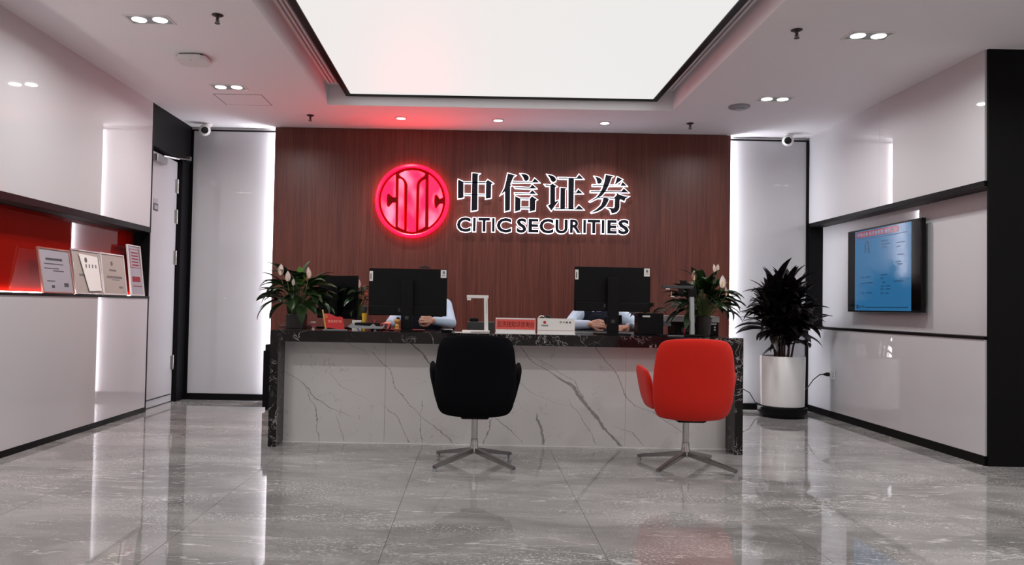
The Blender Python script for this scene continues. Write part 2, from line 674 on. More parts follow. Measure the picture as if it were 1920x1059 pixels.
# ---- ceiling with a coffer around the luminous panel
CX0, CX1, CY0, CY1 = -1.42, 1.85, 0.2, 7.26
cb = new()
box(cb, -3.6, CX0, -3.1, 8.5, H, H + 0.12)
box(cb, CX1, 6.1, -3.1, 8.5, H, H + 0.12)
box(cb, CX0, CX1, CY1, 8.5, H, H + 0.12)
box(cb, CX0, CX1, -3.1, CY0, H, H + 0.12)
ceiling = struct(obj('ceiling', cb, 'ceiling'))
tb = new()
box(tb, CX0 - 0.02, CX0, CY0, CY1, H + 0.12, 3.2)
box(tb, CX1, CX1 + 0.02, CY0, CY1, H + 0.12, 3.2)
box(tb, CX0 - 0.02, CX1 + 0.02, CY1, CY1 + 0.02, H + 0.12, 3.2)
box(tb, CX0 - 0.02, CX1 + 0.02, CY0 - 0.02, CY0, H + 0.12, 3.2)
box(tb, CX0 - 0.02, CX1 + 0.02, CY0 - 0.02, CY1 + 0.02, 3.12, 3.2)
obj('coffer', tb, 'ceiling', ceiling)

# ---- walls
wb = new()
box(wb, -3.6, -3.25, -3.1, 8.5, 0, H)
wall_left = struct(obj('wall_left', wb, 'wall_paint'))
wb = new()
box(wb, -3.25, 3.9, 8.31, 8.5, 0, H)
wall_back = struct(obj('wall_back', wb, 'ceiling'))
wb = new()
box(wb, 3.75, 3.9, 5.417, 8.31, 0, H)
wall_right = struct(obj('wall_right', wb, 'wall_paint'))
wb = new()
box(wb, 3.6, 6.1, 5.398, 5.416, 0, H)
struct(obj('wall_pier', wb, 'black_panel'))
wb = new()
box(wb, 6.0, 6.1, -3.1, 5.398, 0, H)
struct(obj('wall_east', wb, 'wall_paint'))
wb = new()
box(wb, -3.25, 6.0, -3.1, -3.0, 0, H)
struct(obj('wall_front', wb, 'wall_paint'))

LY = [-3.0, -0.6, 2.0, 4.6, 7.292]
for a, b in zip(LY, LY[1:]):
    t = new()
    box(t, -3.25, -3.08, a + 0.001, b - 0.001, 1.742, H)
    obj('glass_panel', t, 'glass_white', wall_left)
    t = new()
    box(t, -3.25, -3.08, a + 0.001, b - 0.001, 0.045, 1.068)
    obj('glass_panel', t, 'glass_white', wall_left)
    t = new()
    box(t, -3.25, -3.232, a + 0.001, b - 0.001, 1.09, 1.69)
    obj('red_panel', t, 'glass_red', wall_left)
t = new()
box(t, -3.25, -3.076, -3.0, 7.312, 1.692, 1.742)
struct(obj('trim_1', t, 'black_trim', wall_left))
t = new()
box(t, -3.25, -3.074, -3.0, 7.312, 1.068, 1.088)
struct(obj('trim_2', t, 'black_trim', wall_left))
t = new()
box(t, -3.232, -3.08, 7.294, 7.312, 1.088, 1.692)
struct(obj('trim_3', t, 'black_panel', wall_left))
t = new()
box(t, -3.25, -3.076, 7.294, 7.312, 1.742, H)
box(t, -3.25, -3.076, 7.294, 7.312, 0.0, 1.068)
struct(obj('trim_4', t, 'black_trim', wall_left))
t = new()
box(t, -3.25, -3.076, -3.0, 7.294, 0.0, 0.043)
struct(obj('baseboard_left', t, 'black_trim', wall_left))
t = new()
box(t, -3.230, -3.212, -2.9, 7.28, 1.0885, 1.0965)
obj('light_strip', t, 'led_niche', wall_left)

# ---- door in the left wall
t = new()
box(t, -3.25, -3.082, 7.312, 8.31, 2.53, H)
struct(obj('trim_5', t, 'black_panel', wall_left))
t = new()
box(t, -3.25, -3.09, 8.085, 8.31, 0, 2.53)
struct(obj('trim_6', t, 'black_panel', wall_left))
t = new()
box(t, -3.19, -3.14, 7.316, 8.08, 0.008, 2.505, 0.002)
door = struct(obj('door_1', t, 'door_white'))
for z in (2.25, 1.93, 1.5, 0.41):
    t = new()
    cyl(t, (-3.132, 8.076, 0), 0.011, z - 0.075, z + 0.075, 12)
    box(t, -3.142, -3.136, 8.03, 8.076, z - 0.07, z + 0.07)
    obj('hinge', t, 'steel', door, smooth=True)
t = new()
box(t, -3.142, -3.137, 7.33, 8.06, 0.075, 0.087)
obj('bottom_seal', t, 'dark_grey', door)
t = new()
box(t, -3.14, -3.08, 7.42, 7.66, 2.40, 2.47, 0.006)
cl = obj('door_closer', t, 'steel', door)
t = new()
beam(t, (-3.09, 7.58, 2.475), (-3.03, 7.82, 2.49), 0.025, 0.012)
beam(t, (-3.03, 7.82, 2.497), (-3.06, 8.18, 2.555), 0.022, 0.012)
box(t, -3.085, -3.04, 8.16, 8.2, 2.54, 2.585)
obj('closer_arm', t, 'steel', cl)
t = new()
box(t, -3.14, -3.134, 7.5, 7.6, 1.93, 2.0)
pl = obj('door_plate', t, 'dark_grey', door)
pl['label'] = 'dark plate with pale marks'
t = new()
for k in range(3):
    box(t, -3.134, -3.1325, 7.515 + k * 0.027, 7.533 + k * 0.027, 1.945, 1.985)
obj('plate_mark', t, 'paper_grey', pl)
t = new()
box(t, -3.14, -3.136, 7.5, 7.6, 2.005, 2.05)
obj('notice', t, 'paper_grey', door)

# ---- back wall: white glass each side of the timber panel
for x0, x1 in ((-3.05, -2.1), (2.66, 3.558)):
    t = new()
    box(t, x0, x1, 8.285, 8.31, 0.068, 2.886)
    obj('glass_panel', t, 'glass_white', wall_back)
t = new()
box(t, -3.09, -2.12, 8.28, 8.31, 2.886, 2.902)
box(t, 2.68, 3.585, 8.28, 8.31, 2.886, 2.902)
struct(obj('trim_7', t, 'black_trim', wall_back))
t = new()
box(t, 3.558, 3.585, 8.27, 8.31, 0.0, 2.902)
struct(obj('trim_8', t, 'black_trim', wall_back))
t = new()
box(t, -3.09, -3.05, 8.28, 8.31, 0.0, 2.886)
struct(obj('trim_9', t, 'black_panel', wall_back))
t = new()
box(t, -3.09, -2.15, 8.27, 8.31, 0.0, 0.066)
box(t, 2.7, 3.558, 8.27, 8.31, 0.0, 0.066)
struct(obj('baseboard_back', t, 'black_trim', wall_back))
WX = [-2.156, -0.94, 0.28, 1.5, 2.718]
for a, b in zip(WX, WX[1:]):
    t = new()
    box(t, a + 0.0006, b - 0.0006, 8.21, 8.23, 0, H - 0.004)
    obj('wood_panel', t, 'wood', wall_back)
t = new()
box(t, -2.12, 2.682, 8.23, 8.31, 0, H)
obj('wood_panel_core', t, 'black_trim', wall_back)
for x0, x1 in ((-2.132, -2.12), (2.682, 2.694)):
    t = new()
    box(t, x0, x1, 8.24, 8.275, 0.06, H - 0.01)
    obj('light_strip', t, 'led', wall_back)

# ---- right wall
RY = [5.6, 6.842, 8.28]
for a, b in zip([5.414] + RY[1:-1], RY[1:]):
    t = new()
    box(t, 3.587, 3.75, max(a, 5.418) + 0.001, b - 0.001, 2.0, H)
    obj('glass_panel', t, 'glass_white', wall_right)
t = new()
box(t, 3.587, 3.75, 5.419, 8.28, 0.068, 0.878)
obj('glass_panel', t, 'glass_white', wall_right)
t = new()
box(t, 3.73, 3.75, 5.419, 8.255, 0.9, 1.96)
obj('glass_panel', t, 'glass_white', wall_right)
t = new()
box(t, 3.583, 3.75, 5.419, 8.28, 1.96, 2.0)
struct(obj('trim_10', t, 'black_trim', wall_right))
t = new()
box(t, 3.581, 3.75, 5.419, 8.28, 0.88, 0.9)
struct(obj('trim_11', t, 'black_trim', wall_right))
t = new()
box(t, 3.586, 3.75, 8.255, 8.28, 0.9, 1.96)
struct(obj('trim_12', t, 'black_panel', wall_right))
t = new()
box(t, 3.583, 3.75, 5.419, 8.28, 0.0, 0.066)
struct(obj('baseboard_right', t, 'black_trim', wall_right))
# ================================================================== CEILING FITTINGS
lp = thing('luminous_ceiling_panel', 'huge white glowing rectangular ceiling panel in a black frame', 'light', (0.228, 3.75, 3.02))
t = new()
PX0, PX1, PY0, PY1 = -1.193, 1.648, 0.45, 7.195
box(t, PX0, PX1, PY0, PY1, 3.022, 3.03)
obj('diffuser', t, 'panel_glow', lp, world=True)
t = new()
f = 0.05
for x0, x1, y0, y1 in ((PX0 - f, PX0, PY0 - f, PY1 + f), (PX1, PX1 + f, PY0 - f, PY1 + f), (PX0, PX1, PY1, PY1 + f), (PX0, PX1, PY0 - f, PY0)):
    box(t, x0, x1, y0, y1, 3.012, 3.12)
obj('frame', t, 'black_trim', lp, world=True)

for xa, sgn, lab in ((CX0 + 0.035, 1, 'long slotted white air diffuser left of the glowing ceiling panel'), (CX1 - 0.035, -1, 'long slotted air diffuser right of the glowing ceiling panel')):
    d = thing('slot_air_diffuser', lab, 'vent', (xa, 4.0, 3.09), group=None)
    t = new()
    box(t, min(xa, xa + sgn * 0.13), max(xa, xa + sgn * 0.13), 0.9, 7.1, 3.112, 3.118)
    obj('backing', t, 'black_trim', d, world=True)
    for k in range(4):
        x = xa + sgn * (0.008 + k * 0.034)
        t = new()
        box(t, x - 0.008, x + 0.008, 0.9, 7.1, 3.085, 3.112)
        obj('fin', t, 'ceiling', d, world=True)


def twin_downlight(x, y, lab):
    d = thing('twin_downlight', lab, 'light', (x, y, H), group='twin downlights in the ceiling')
    t = new()
    a, b = 0.15, 0.082
    f = 0.012
    for x0, x1, y0, y1 in ((-a, -a + f, -b, b), (a - f, a, -b, b), (-a + f, a - f, b - f, b), (-a + f, a - f, -b, -b + f)):
        box(t, x0, x1, y0, y1, -0.006, 0.0)
    obj('frame', t, 'white_plastic', d)
    t = new()
    box(t, -a + f, a - f, -b + f, b - f, -0.002, 0.0)
    obj('inner_plate', t, 'grey_plastic', d)
    for s in (-1, 1):
        t = new()
        lathe(t, (s * 0.07, 0, 0), [(0.047, -0.002), (0.047, -0.006), (0.04, -0.006)], 24)
        r = obj('lamp', t, 'lamp', d)
        L = bpy.data.lights.new('lamp_light', 'AREA')
        L.shape = 'DISK'
        L.size = 0.09
        L.energy = DOWN_W
        L.spread = math.radians(165)
        L.color = (1.0, 0.985, 0.97)
        lo = bpy.data.objects.new('lamp_light', L)
        COL.objects.link(lo)
        lo.parent = d
        lo.location = (s * 0.07, 0, -0.012)
    return d


for x, y, lab in ((-2.205, 5.12, 'twin square downlight in the left of the ceiling, nearer the camera'),
                  (-2.18, 6.71, 'twin square downlight beside the ceiling access hatch'),
                  (2.64, 5.18, 'twin square downlight in the right of the ceiling, nearer the dark pier'),
                  (2.63, 6.78, 'twin square downlight beside the round ceiling detector'),
                  (-2.2, 3.4, 'unseen twin square downlight added for fill light behind the camera side of the left ceiling'),  # out-of-view lamps from here down, added to brighten the room
                  (2.64, 3.4, 'unseen twin square downlight added for fill light behind the camera side of the right ceiling'),
                  (-2.2, 1.4, 'unseen twin square downlight added for fill light far behind the camera on the left'),
                  (2.64, 1.4, 'unseen twin square downlight added for fill light far behind the camera on the right'),
                  (-2.2, -0.8, 'unseen twin square downlight added for fill light by the front wall on the left'),
                  (2.64, -0.8, 'unseen twin square downlight added for fill light by the front wall on the right'),
                  (0.2, -1.4, 'unseen twin square downlight added for fill light by the middle of the front wall'),
                  (4.6, 3.4, 'unseen twin square downlight added for fill light in the side bay nearer the dark pier'),
                  (4.6, 1.0, 'unseen twin square downlight added for fill light in the side bay farther from the pier')):
    twin_downlight(x, y, lab)

for x, y, lab in ((-0.765, 7.72, 'small round downlight above the red emblem'), (0.212, 7.735, 'small round downlight above the dark lettering, middle of three'), (1.293, 7.765, 'small round downlight right of the lettering, rightmost of three')):
    d = thing('round_downlight', lab, 'light', (x, y, H), group='round downlights along the timber wall')
    t = new()
    lathe(t, (0, 0, 0), [(0.062, 0.0), (0.062, -0.004), (0.052, -0.008), (0.046, -0.008), (0.046, 0.0)], 28)
    obj('rim', t, 'white_plastic', d, smooth=True)
    t = new()
    cyl(t, (0, 0, 0), 0.045, -0.007, -0.001, 24)
    obj('lamp', t, 'lamp', d)
    L = bpy.data.lights.new('lamp_light', 'AREA')
    L.shape = 'DISK'
    L.size = 0.08
    L.energy = ROUND_W
    L.spread = math.radians(110)
    lo = bpy.data.objects.new('lamp_light', L)
    COL.objects.link(lo)
    lo.parent = d
    lo.location = (0, 0, -0.012)

for x, y, lab in ((-1.716, 5.017, 'ceiling sprinkler at top left beside the twin downlight'), (-1.669, 7.675, 'ceiling sprinkler over the left end of the timber wall'),
                  (2.121, 5.098, 'ceiling sprinkler at top right beside the twin downlight'), (2.146, 7.724, 'ceiling sprinkler over the right end of the timber wall')):
    s = thing('ceiling_sprinkler', lab, 'sprinkler', (x, y, H), group='ceiling sprinklers')
    t = new()
    lathe(t, (0, 0, 0), [(0.038, 0.0), (0.038, -0.003), (0.02, -0.012), (0.016, -0.012)], 20)
    obj('escutcheon', t, 'bronze', s, smooth=True)
    t = new()
    cyl(t, (0, 0, 0), 0.008, -0.045, -0.008, 12)
    tube(t, [(-0.008, 0, -0.02), (-0.014, 0, -0.04), (-0.006, 0, -0.055)], 0.002, 6)
    tube(t, [(0.008, 0, -0.02), (0.014, 0, -0.04), (0.006, 0, -0.055)], 0.002, 6)
    obj('sprinkler_body', t, 'bronze', s)
    t = new()
    cyl(t, (0, 0, 0), 0.018, -0.058, -0.055, 16)
    obj('deflector', t, 'bronze', s)

t = new()
prism(t, [(0.115 * sgn2(math.cos(a)) * abs(math.cos(a)) ** 0.45, 0.115 * sgn2(math.sin(a)) * abs(math.sin(a)) ** 0.45) for a in [2 * PI * k / 48 for k in range(48)]], 0.0, 0.03)
bmesh.ops.bevel(t, geom=[e for e in t.edges if abs(e.verts[0].co.y - e.verts[1].co.y) < 1e-6], offset=0.01, segments=3, affect='EDGES')
xform(t, Matrix.Rotation(PI / 2, 4, 'X') @ Matrix.Translation((0, -0.044, 0)))
ap = thing('wireless_access_point', 'white rounded square access point on the left of the ceiling', 'router', (-2.19, 5.9, H))
obj('cover', t, 'white_plastic', ap, smooth=True)
t = new()
box(t, -0.085, 0.085, -0.085, 0.085, -0.016, 0.0)
obj('mount', t, 'dark_grey', ap)  # dark block added to draw a shadow edge between cover and ceiling
t = new()
cyl(t, (0.0, -0.07, 0), 0.005, -0.0455, -0.0438, 10)
obj('status_light', t, 'dark_grey', ap)

sp = thing('round_ceiling_detector', 'flat round detector disc on the right of the ceiling', 'detector', (2.405, 7.04, H))
t = new()
lathe(t, (0, 0, 0), [(0.095, 0.0), (0.097, -0.012), (0.085, -0.02), (0.05, -0.024)], 32)
obj('body', t, 'grey_plastic', sp, smooth=True)
t = new()
lathe(t, (0, 0, 0), [(0.048, -0.024), (0.045, -0.034), (0.02, -0.036)], 24)
obj('sensor', t, 'grey_plastic', sp, smooth=True)

t = new()
hx0, hx1, hy0, hy1 = -2.397, -1.957, 6.94, 7.32
box(t, hx0 + 0.008, hx1 - 0.008, hy0 + 0.008, hy1 - 0.008, H - 0.002, H)
ha = thing('access_hatch', 'square flush access hatch in the ceiling above the door', 'hatch', ((hx0 + hx1) / 2, (hy0 + hy1) / 2, H))
obj('hatch_panel', t, 'ceiling', ha, world=True)
t = new()
for a in ((hx0, hx0 + 0.006, hy0, hy1), (hx1 - 0.006, hx1, hy0, hy1), (hx0, hx1, hy0, hy0 + 0.006), (hx0, hx1, hy1 - 0.006, hy1)):
    box(t, *a, H - 0.0012, H)
obj('hatch_edge', t, 'dark_grey', ha, world=True)

for x, y, lab in ((-2.872, 8.1, 'white ball security camera above the door corner'), (3.285, 8.1, 'white ball security camera above the dark leafy plant')):
    c = thing('security_camera', lab, 'camera', (x, y, H), group='ball security cameras')
    t = new()
    lathe(t, (0.02, 0.03, 0), [(0.05, 0.0), (0.05, -0.012), (0.03, -0.035)], 24)
    obj('mount', t, 'white_plastic', c, smooth=True)
    t = new()
    ball(t, (0, 0, -0.075), 0.06, 3)
    hd = obj('housing', t, 'white_plastic', c, smooth=True)
    t = new()
    dirv = Vector((-x, -y, 1.3 - H)).normalized()
    lathe(t, (0, 0, 0), [(0.037, 0.046), (0.036, 0.056), (0.02, 0.062), (0.001, 0.063)], 24)
    q = Vector((0, 0, 1)).rotation_difference(dirv).to_matrix().to_4x4()
    xform(t, Matrix.Translation((0, 0, -0.075)) @ q)
    obj('lens', t, 'black_gloss', hd, smooth=True)


# ================================================================== WALL SIGN
def wpt(u, v):
    return (-5.08836 + 0.00566462 * u + 9.6801e-05 * v, 4.217257 + 0.000102133 * u - 0.005683906 * v)


def gl(x0, poly, y0=314, s=11.144):
    return [wpt(x0 + a / s, y0 + b / s) for a, b in poly]


def arc(cx, cy, r, a0, a1, n):
    return [(cx + r * math.cos(math.radians(a0 + (a1 - a0) * i / n)), cy + r * math.sin(math.radians(a0 + (a1 - a0) * i / n))) for i in range(n + 1)]


lc = wpt(696 + 540 / 7.06, 302 + 525 / 7.06)
lg = thing('emblem_sign', 'round glowing red emblem with vertical bars on the timber wall', 'sign', (lc[0], 8.21, lc[1]))


def lgp(poly):
    return [wpt(696 + a / 7.06, 302 + b / 7.06) for a, b in poly]


R_ = 488 / 7.06 * 0.005675
t = new()
cyl(t, (lc[0], 8.21, lc[1]), R_ * 0.995, 0.0, -0.03, 64, 'Y')
obj('back_plate', t, 'sign_dark_red', lg, world=True, smooth=True)
t = new()
prof = [(R_ * 0.905, -0.03), (R_ * 0.905, -0.048), (R_ * 0.935, -0.056), (R_ * 0.985, -0.052), (R_ * 1.0, -0.044), (R_, -0.01), (R_ * 0.99, -0.01)]
lathe(t, (lc[0], 8.21, lc[1]), prof, 72, 'Y')
for fc in [f for f in t.faces if len(f.verts) > 8]:
    t.faces.remove(fc)
obj('ring', t, 'logo_ring', lg, world=True, smooth=True)
ca, cb_ = 540, 525
pieces = {
    'left_segment': [(325, 480), (283, 480), (255, 452), (232, 432), (212, 440), (206, 515), (212, 592), (232, 604), (255, 580), (283, 548), (325, 548)]
                    + arc(ca, cb_, 416, 121.1, 238.9, 24),
    'left_strip': [(360, 232), (385, 228), (412, 242), (432, 272), (440, 312), (440, 912), (400, 898), (352, 870)],
    'middle_funnel': [(362, 172), (400, 146), (450, 126), (540, 116), (622, 124), (682, 144), (720, 168), (702, 198), (652, 230), (616, 270), (602, 322),
                      (594, 934), (540, 940), (467, 928), (478, 322), (462, 270), (430, 230), (385, 200)],
    'right_strip': [(636, 322), (648, 285), (672, 260), (722, 235), (716, 868), (672, 894), (622, 916)],
    'right_segment': [(755, 880), (757, 172)] + arc(ca, cb_, 416, -57, -6, 12) + [(905, 505), (885, 470), (862, 445), (842, 458), (836, 530), (846, 612), (866, 620), (886, 588), (908, 562)]
                     + arc(ca, cb_, 416, 5, 58, 12),
}
for nm, pl_ in pieces.items():
    t = new()
    prism(t, offset_poly(lgp(pl_), -0.0035), 8.183, 8.168)
    obj('glowing_' + nm, t, 'logo_face', lg, world=True)

GL = {
    'zhong': (848, [[(125, 250), (235, 300), (235, 628), (215, 632), (118, 645), (118, 300)],
                    [(742, 255), (852, 330), (815, 347), (810, 632), (700, 648), (705, 300)],
                    [(415, 115), (570, 128), (535, 150), (525, 880), (510, 888), (400, 908)],
                    [(225, 298), (715, 303), (715, 325), (225, 320)],
                    [(225, 548), (710, 563), (710, 580), (225, 564)]]),
    'xin': (932, [[(225, 120), (385, 165), (345, 192), (275, 350), (300, 378), (275, 390), (268, 890), (165, 915), (165, 500), (66, 576), (150, 440), (190, 280)],
                  [(495, 130), (600, 140), (650, 170), (668, 215), (655, 260), (610, 285), (580, 272), (560, 240), (545, 200)],
                  [(325, 292), (735, 300), (785, 225), (885, 312), (325, 316)],
                  [(370, 405), (685, 420), (735, 355), (825, 436), (690, 440), (385, 426)],
                  [(372, 530), (680, 538), (735, 472), (820, 554), (375, 548)],
                  [(378, 600), (490, 645), (485, 890), (470, 895), (375, 920)],
                  [(730, 600), (835, 670), (800, 690), (795, 895), (680, 918), (683, 650)],
                  [(480, 645), (700, 648), (700, 666), (480, 662)],
                  [(480, 830), (690, 832), (690, 856), (480, 850)]]),
    'zheng': (1014, [[(140, 145), (240, 168), (290, 195), (318, 240), (310, 285), (265, 303), (240, 295), (215, 270), (200, 230)],
                     [(245, 335), (335, 395), (300, 405), (300, 715), (388, 675), (222, 900), (145, 795), (195, 765), (200, 382), (110, 380), (85, 352), (205, 364)],
                     [(370, 210), (750, 218), (800, 145), (895, 238), (375, 230)],
                     [(580, 225), (695, 225), (685, 870), (575, 870)],
                     [(415, 420), (545, 435), (510, 460), (505, 865), (405, 865)],
                     [(680, 518), (735, 525), (785, 455), (880, 542), (680, 542)],
                     [(300, 850), (735, 860), (795, 785), (898, 880), (300, 872)]]),
    'quan': (1098, [[(195, 185), (290, 210), (340, 250), (345, 290), (320, 325), (285, 342), (250, 325), (240, 280), (225, 230)],
                    [(425, 150), (590, 180), (540, 212), (520, 280), (480, 380), (420, 500), (340, 590), (255, 640), (100, 714), (90, 706), (230, 620), (300, 530), (350, 440), (385, 330), (405, 250)],
                    [(665, 195), (772, 250), (700, 300), (625, 355), (605, 370), (635, 290)],
                    [(150, 362), (735, 373), (775, 300), (865, 384), (150, 384)],
                    [(110, 492), (745, 500), (800, 435), (900, 522), (110, 512)],
                    [(270, 622), (600, 628), (655, 570), (645, 515), (690, 560), (820, 602), (912, 604), (835, 645), (815, 702), (730, 665), (712, 680), (710, 830), (690, 890), (640, 940), (545, 958), (520, 880), (440, 837), (580, 850), (605, 830), (615, 648), (270, 640)],
                    [(370, 640), (490, 650), (470, 710), (420, 800), (340, 870), (250, 915), (130, 945), (122, 936), (230, 870), (320, 790), (355, 710)]]),
}
order = [('zhong', 'large dark backlit Chinese character 中, first of the upper line'), ('xin', 'large dark backlit Chinese character 信, second of the upper line'),
         ('zheng', 'large dark backlit Chinese character 证, third of the upper line'), ('quan', 'large dark backlit Chinese character 券, last of the upper line')]
for nm, lab in order:
    x0, strokes = GL[nm]
    ps = [gl(x0, s) for s in strokes]
    mx = sum(p[0] for s in ps for p in s) / sum(len(s) for s in ps)
    mz = min(p[1] for s in ps for p in s)
    L_ = thing('sign_character', lab, 'sign', (mx, 8.21, mz), group='large characters of the wall sign')
    t = new()
    for s in ps:
        prism(t, offset_poly(s, 0.008), 8.205, 8.176)
    obj('glowing_edge', t, 'letter_glow', L_, world=True)
    t = new()
    for s in ps:
        prism(t, s, 8.176, 8.168)
    obj('dark_face', t, 'letter_face', L_, world=True)

LX = [('C', 48, 197, 42, 194), ('I', 219, 249, 46, 190), ('T', 275, 400, 48, 192), ('I', 420, 450, 50, 193), ('C', 470, 626, 50, 201),
      ('S', 680, 787, 52, 204), ('E', 806, 914, 58, 199), ('C', 922, 1072, 58, 210), ('U', 1090, 1222, 66, 212), ('R', 1246, 1362, 66, 206),
      ('I', 1386, 1416, 68, 208), ('T', 1430, 1566, 68, 210), ('I', 1581, 1611, 70, 211), ('E', 1641, 1741, 72, 213), ('S', 1755, 1871, 68, 220)]
ordn = ['first', 'second', 'third', 'fourth', 'fifth', 'sixth', 'seventh', 'eighth', 'ninth', 'tenth', 'eleventh', 'twelfth', 'thirteenth', 'fourteenth', 'fifteenth']
for k, (ch, a, b, c, d) in enumerate(LX):
    p0 = wpt(848 + a / 5.647, 400 + d / 5.647)
    p1 = wpt(848 + b / 5.647, 400 + c / 5.647)
    bold = {'I': 0.0}.get(ch, 0.03)
    L_ = thing('sign_letter', 'small dark backlit letter %s, %s of the lower sign line' % (ch, ordn[k]), 'sign', ((p0[0] + p1[0]) / 2, 8.21, p0[1]), group='Latin letters of the wall sign')
    e = 0.0075
    hb = text_bm(ch, p0[0] - e, p1[0] + e, p0[1] - e, p1[1] + e, 8.205, 0.029, bold + (0.0 if ch == 'I' else 0.032))
    obj('glowing_edge', hb, 'letter_glow', L_, world=True)
    fb_ = text_bm(ch, p0[0], p1[0], p0[1], p1[1], 8.176, 0.008, bold)
    obj('dark_face', fb_, 'letter_face', L_, world=True)

# ================================================================== RECEPTION DESK
DX0, DX1, DY0, DY1 = -1.485, 1.98, 5.66, 6.46
desk = thing('reception_desk', 'long reception desk with dark marble frame and pale veined front', 'desk', ((DX0 + DX1) / 2, 6.06, 0))
TS = 0.082
t = new()
v = [bm_ for bm_ in ()]
prism(t, [(DX0, DT), (DX1, DT), (DX1 - 0.06, DT - TS), (DX0 + 0.06, DT - TS)], DY0, DY1)
obj('countertop', t, 'dark_marble', desk, world=True)
for s, x in ((1, DX0), (-1, DX1)):
    t = new()
    prism(t, [(x, DT - 0.0012), (x + s * 0.0595, DT - TS - 0.0005), (x + s * 0.0595, 0), (x, 0)], DY0, DY1)
    obj('side_leg', t, 'dark_marble', desk, world=True)
fx = [DX0 + 0.06, -0.66, 0.03, 1.16, DX1 - 0.06]
for a, b in zip(fx, fx[1:]):
    t = new()
    box(t, a + 0.0007, b - 0.0007, 5.86, 5.89, 0.012, DT - TS)
    obj('front_slab', t, 'front_marble', desk, world=True)
t = new()
box(t, DX0 + 0.06, DX1 - 0.06, 5.852, 5.875, 0.0, 0.011)
obj('base_trim', t, 'white_plastic', desk, world=True)
t = new()
box(t, DX0 + 0.06, DX1 - 0.06, 5.895, 5.91, 0.012, DT - TS)
obj('inner_panel', t, 'dark_grey', desk, world=True)

# dark cabinet behind the left end of the desk
cbn = thing('pedestal_cabinet', 'low black cabinet behind the left desk end', 'cabinet', (-1.85, 7.75, 0))
t = new()
box(t, -2.045, -1.6, 7.55, 7.95, 0.03, 0.58, 0.004)
obj('body', t, 'black_panel', cbn, world=True)
t = new()
box(t, -2.03, -1.62, 7.56, 7.94, 0.58, 0.64, 0.004)
obj('top', t, 'black_plastic', cbn, world=True)
t = new()
box(t, -2.02, -1.63, 7.57, 7.93, 0.0, 0.03)
obj('plinth', t, 'black_plastic', cbn, world=True)


# ================================================================== VISITOR CHAIRS
def pillow(fx, nu=18, nv=18, th=0.04, n=5.0, taper=None):
    """closed cushion: fx(u,v) gives centre surface point and normal for u,v in -1..1"""
    bm = new()
    F, B = [], []
    def p(t):
        return math.sin(t * PI / 2)
    for j in range(nv + 1):
        fr, br = [], []
        for i in range(nu + 1):
            u, v = p(-1 + 2 * i / nu), p(-1 + 2 * j / nv)
            c, nrm = fx(u, v)
            edge = (1 - abs(u) ** n) ** 0.5 * (1 - abs(v) ** n) ** 0.5 if abs(u) < 1 and abs(v) < 1 else 0
            T = th if taper is None else th * taper(u, v)
            if i in (0, nu) or j in (0, nv):
                vv = bm.verts.new(c)
                fr.append(vv)
                br.append(vv)
            else:
                fr.append(bm.verts.new(c + nrm * T * edge))
                br.append(bm.verts.new(c - nrm * T * edge))
        F.append(fr)
        B.append(br)
    for j in range(nv):
        for i in range(nu):
            bm.faces.new((F[j][i], F[j][i + 1], F[j + 1][i + 1], F[j + 1][i]))
            bm.faces.new((B[j][i], B[j + 1][i], B[j + 1][i + 1], B[j][i + 1]))
    return bm


def sq(u, v, n=7.0):
    """square -> rounded square"""
    k = (abs(u) ** n + abs(v) ** n) ** (1 / n) if (u or v) else 1
    m_ = max(abs(u), abs(v))
    return (u * m_ / k if k else u, v * m_ / k if k else v) if m_ > 0 else (0, 0)


def lerp_tab(tab, x):
    for (a, fa), (b, fb2) in zip(tab, tab[1:]):
        if x <= b:
            k = (x - a) / (b - a)
            k = min(max(k, 0), 1)
            return fa + (fb2 - fa) * k
    return tab[-1][1]


WT = [(0.338, 0.232), (0.40, 0.244), (0.46, 0.252), (0.56, 0.259), (0.66, 0.256), (0.78, 0.243), (0.87, 0.226)]


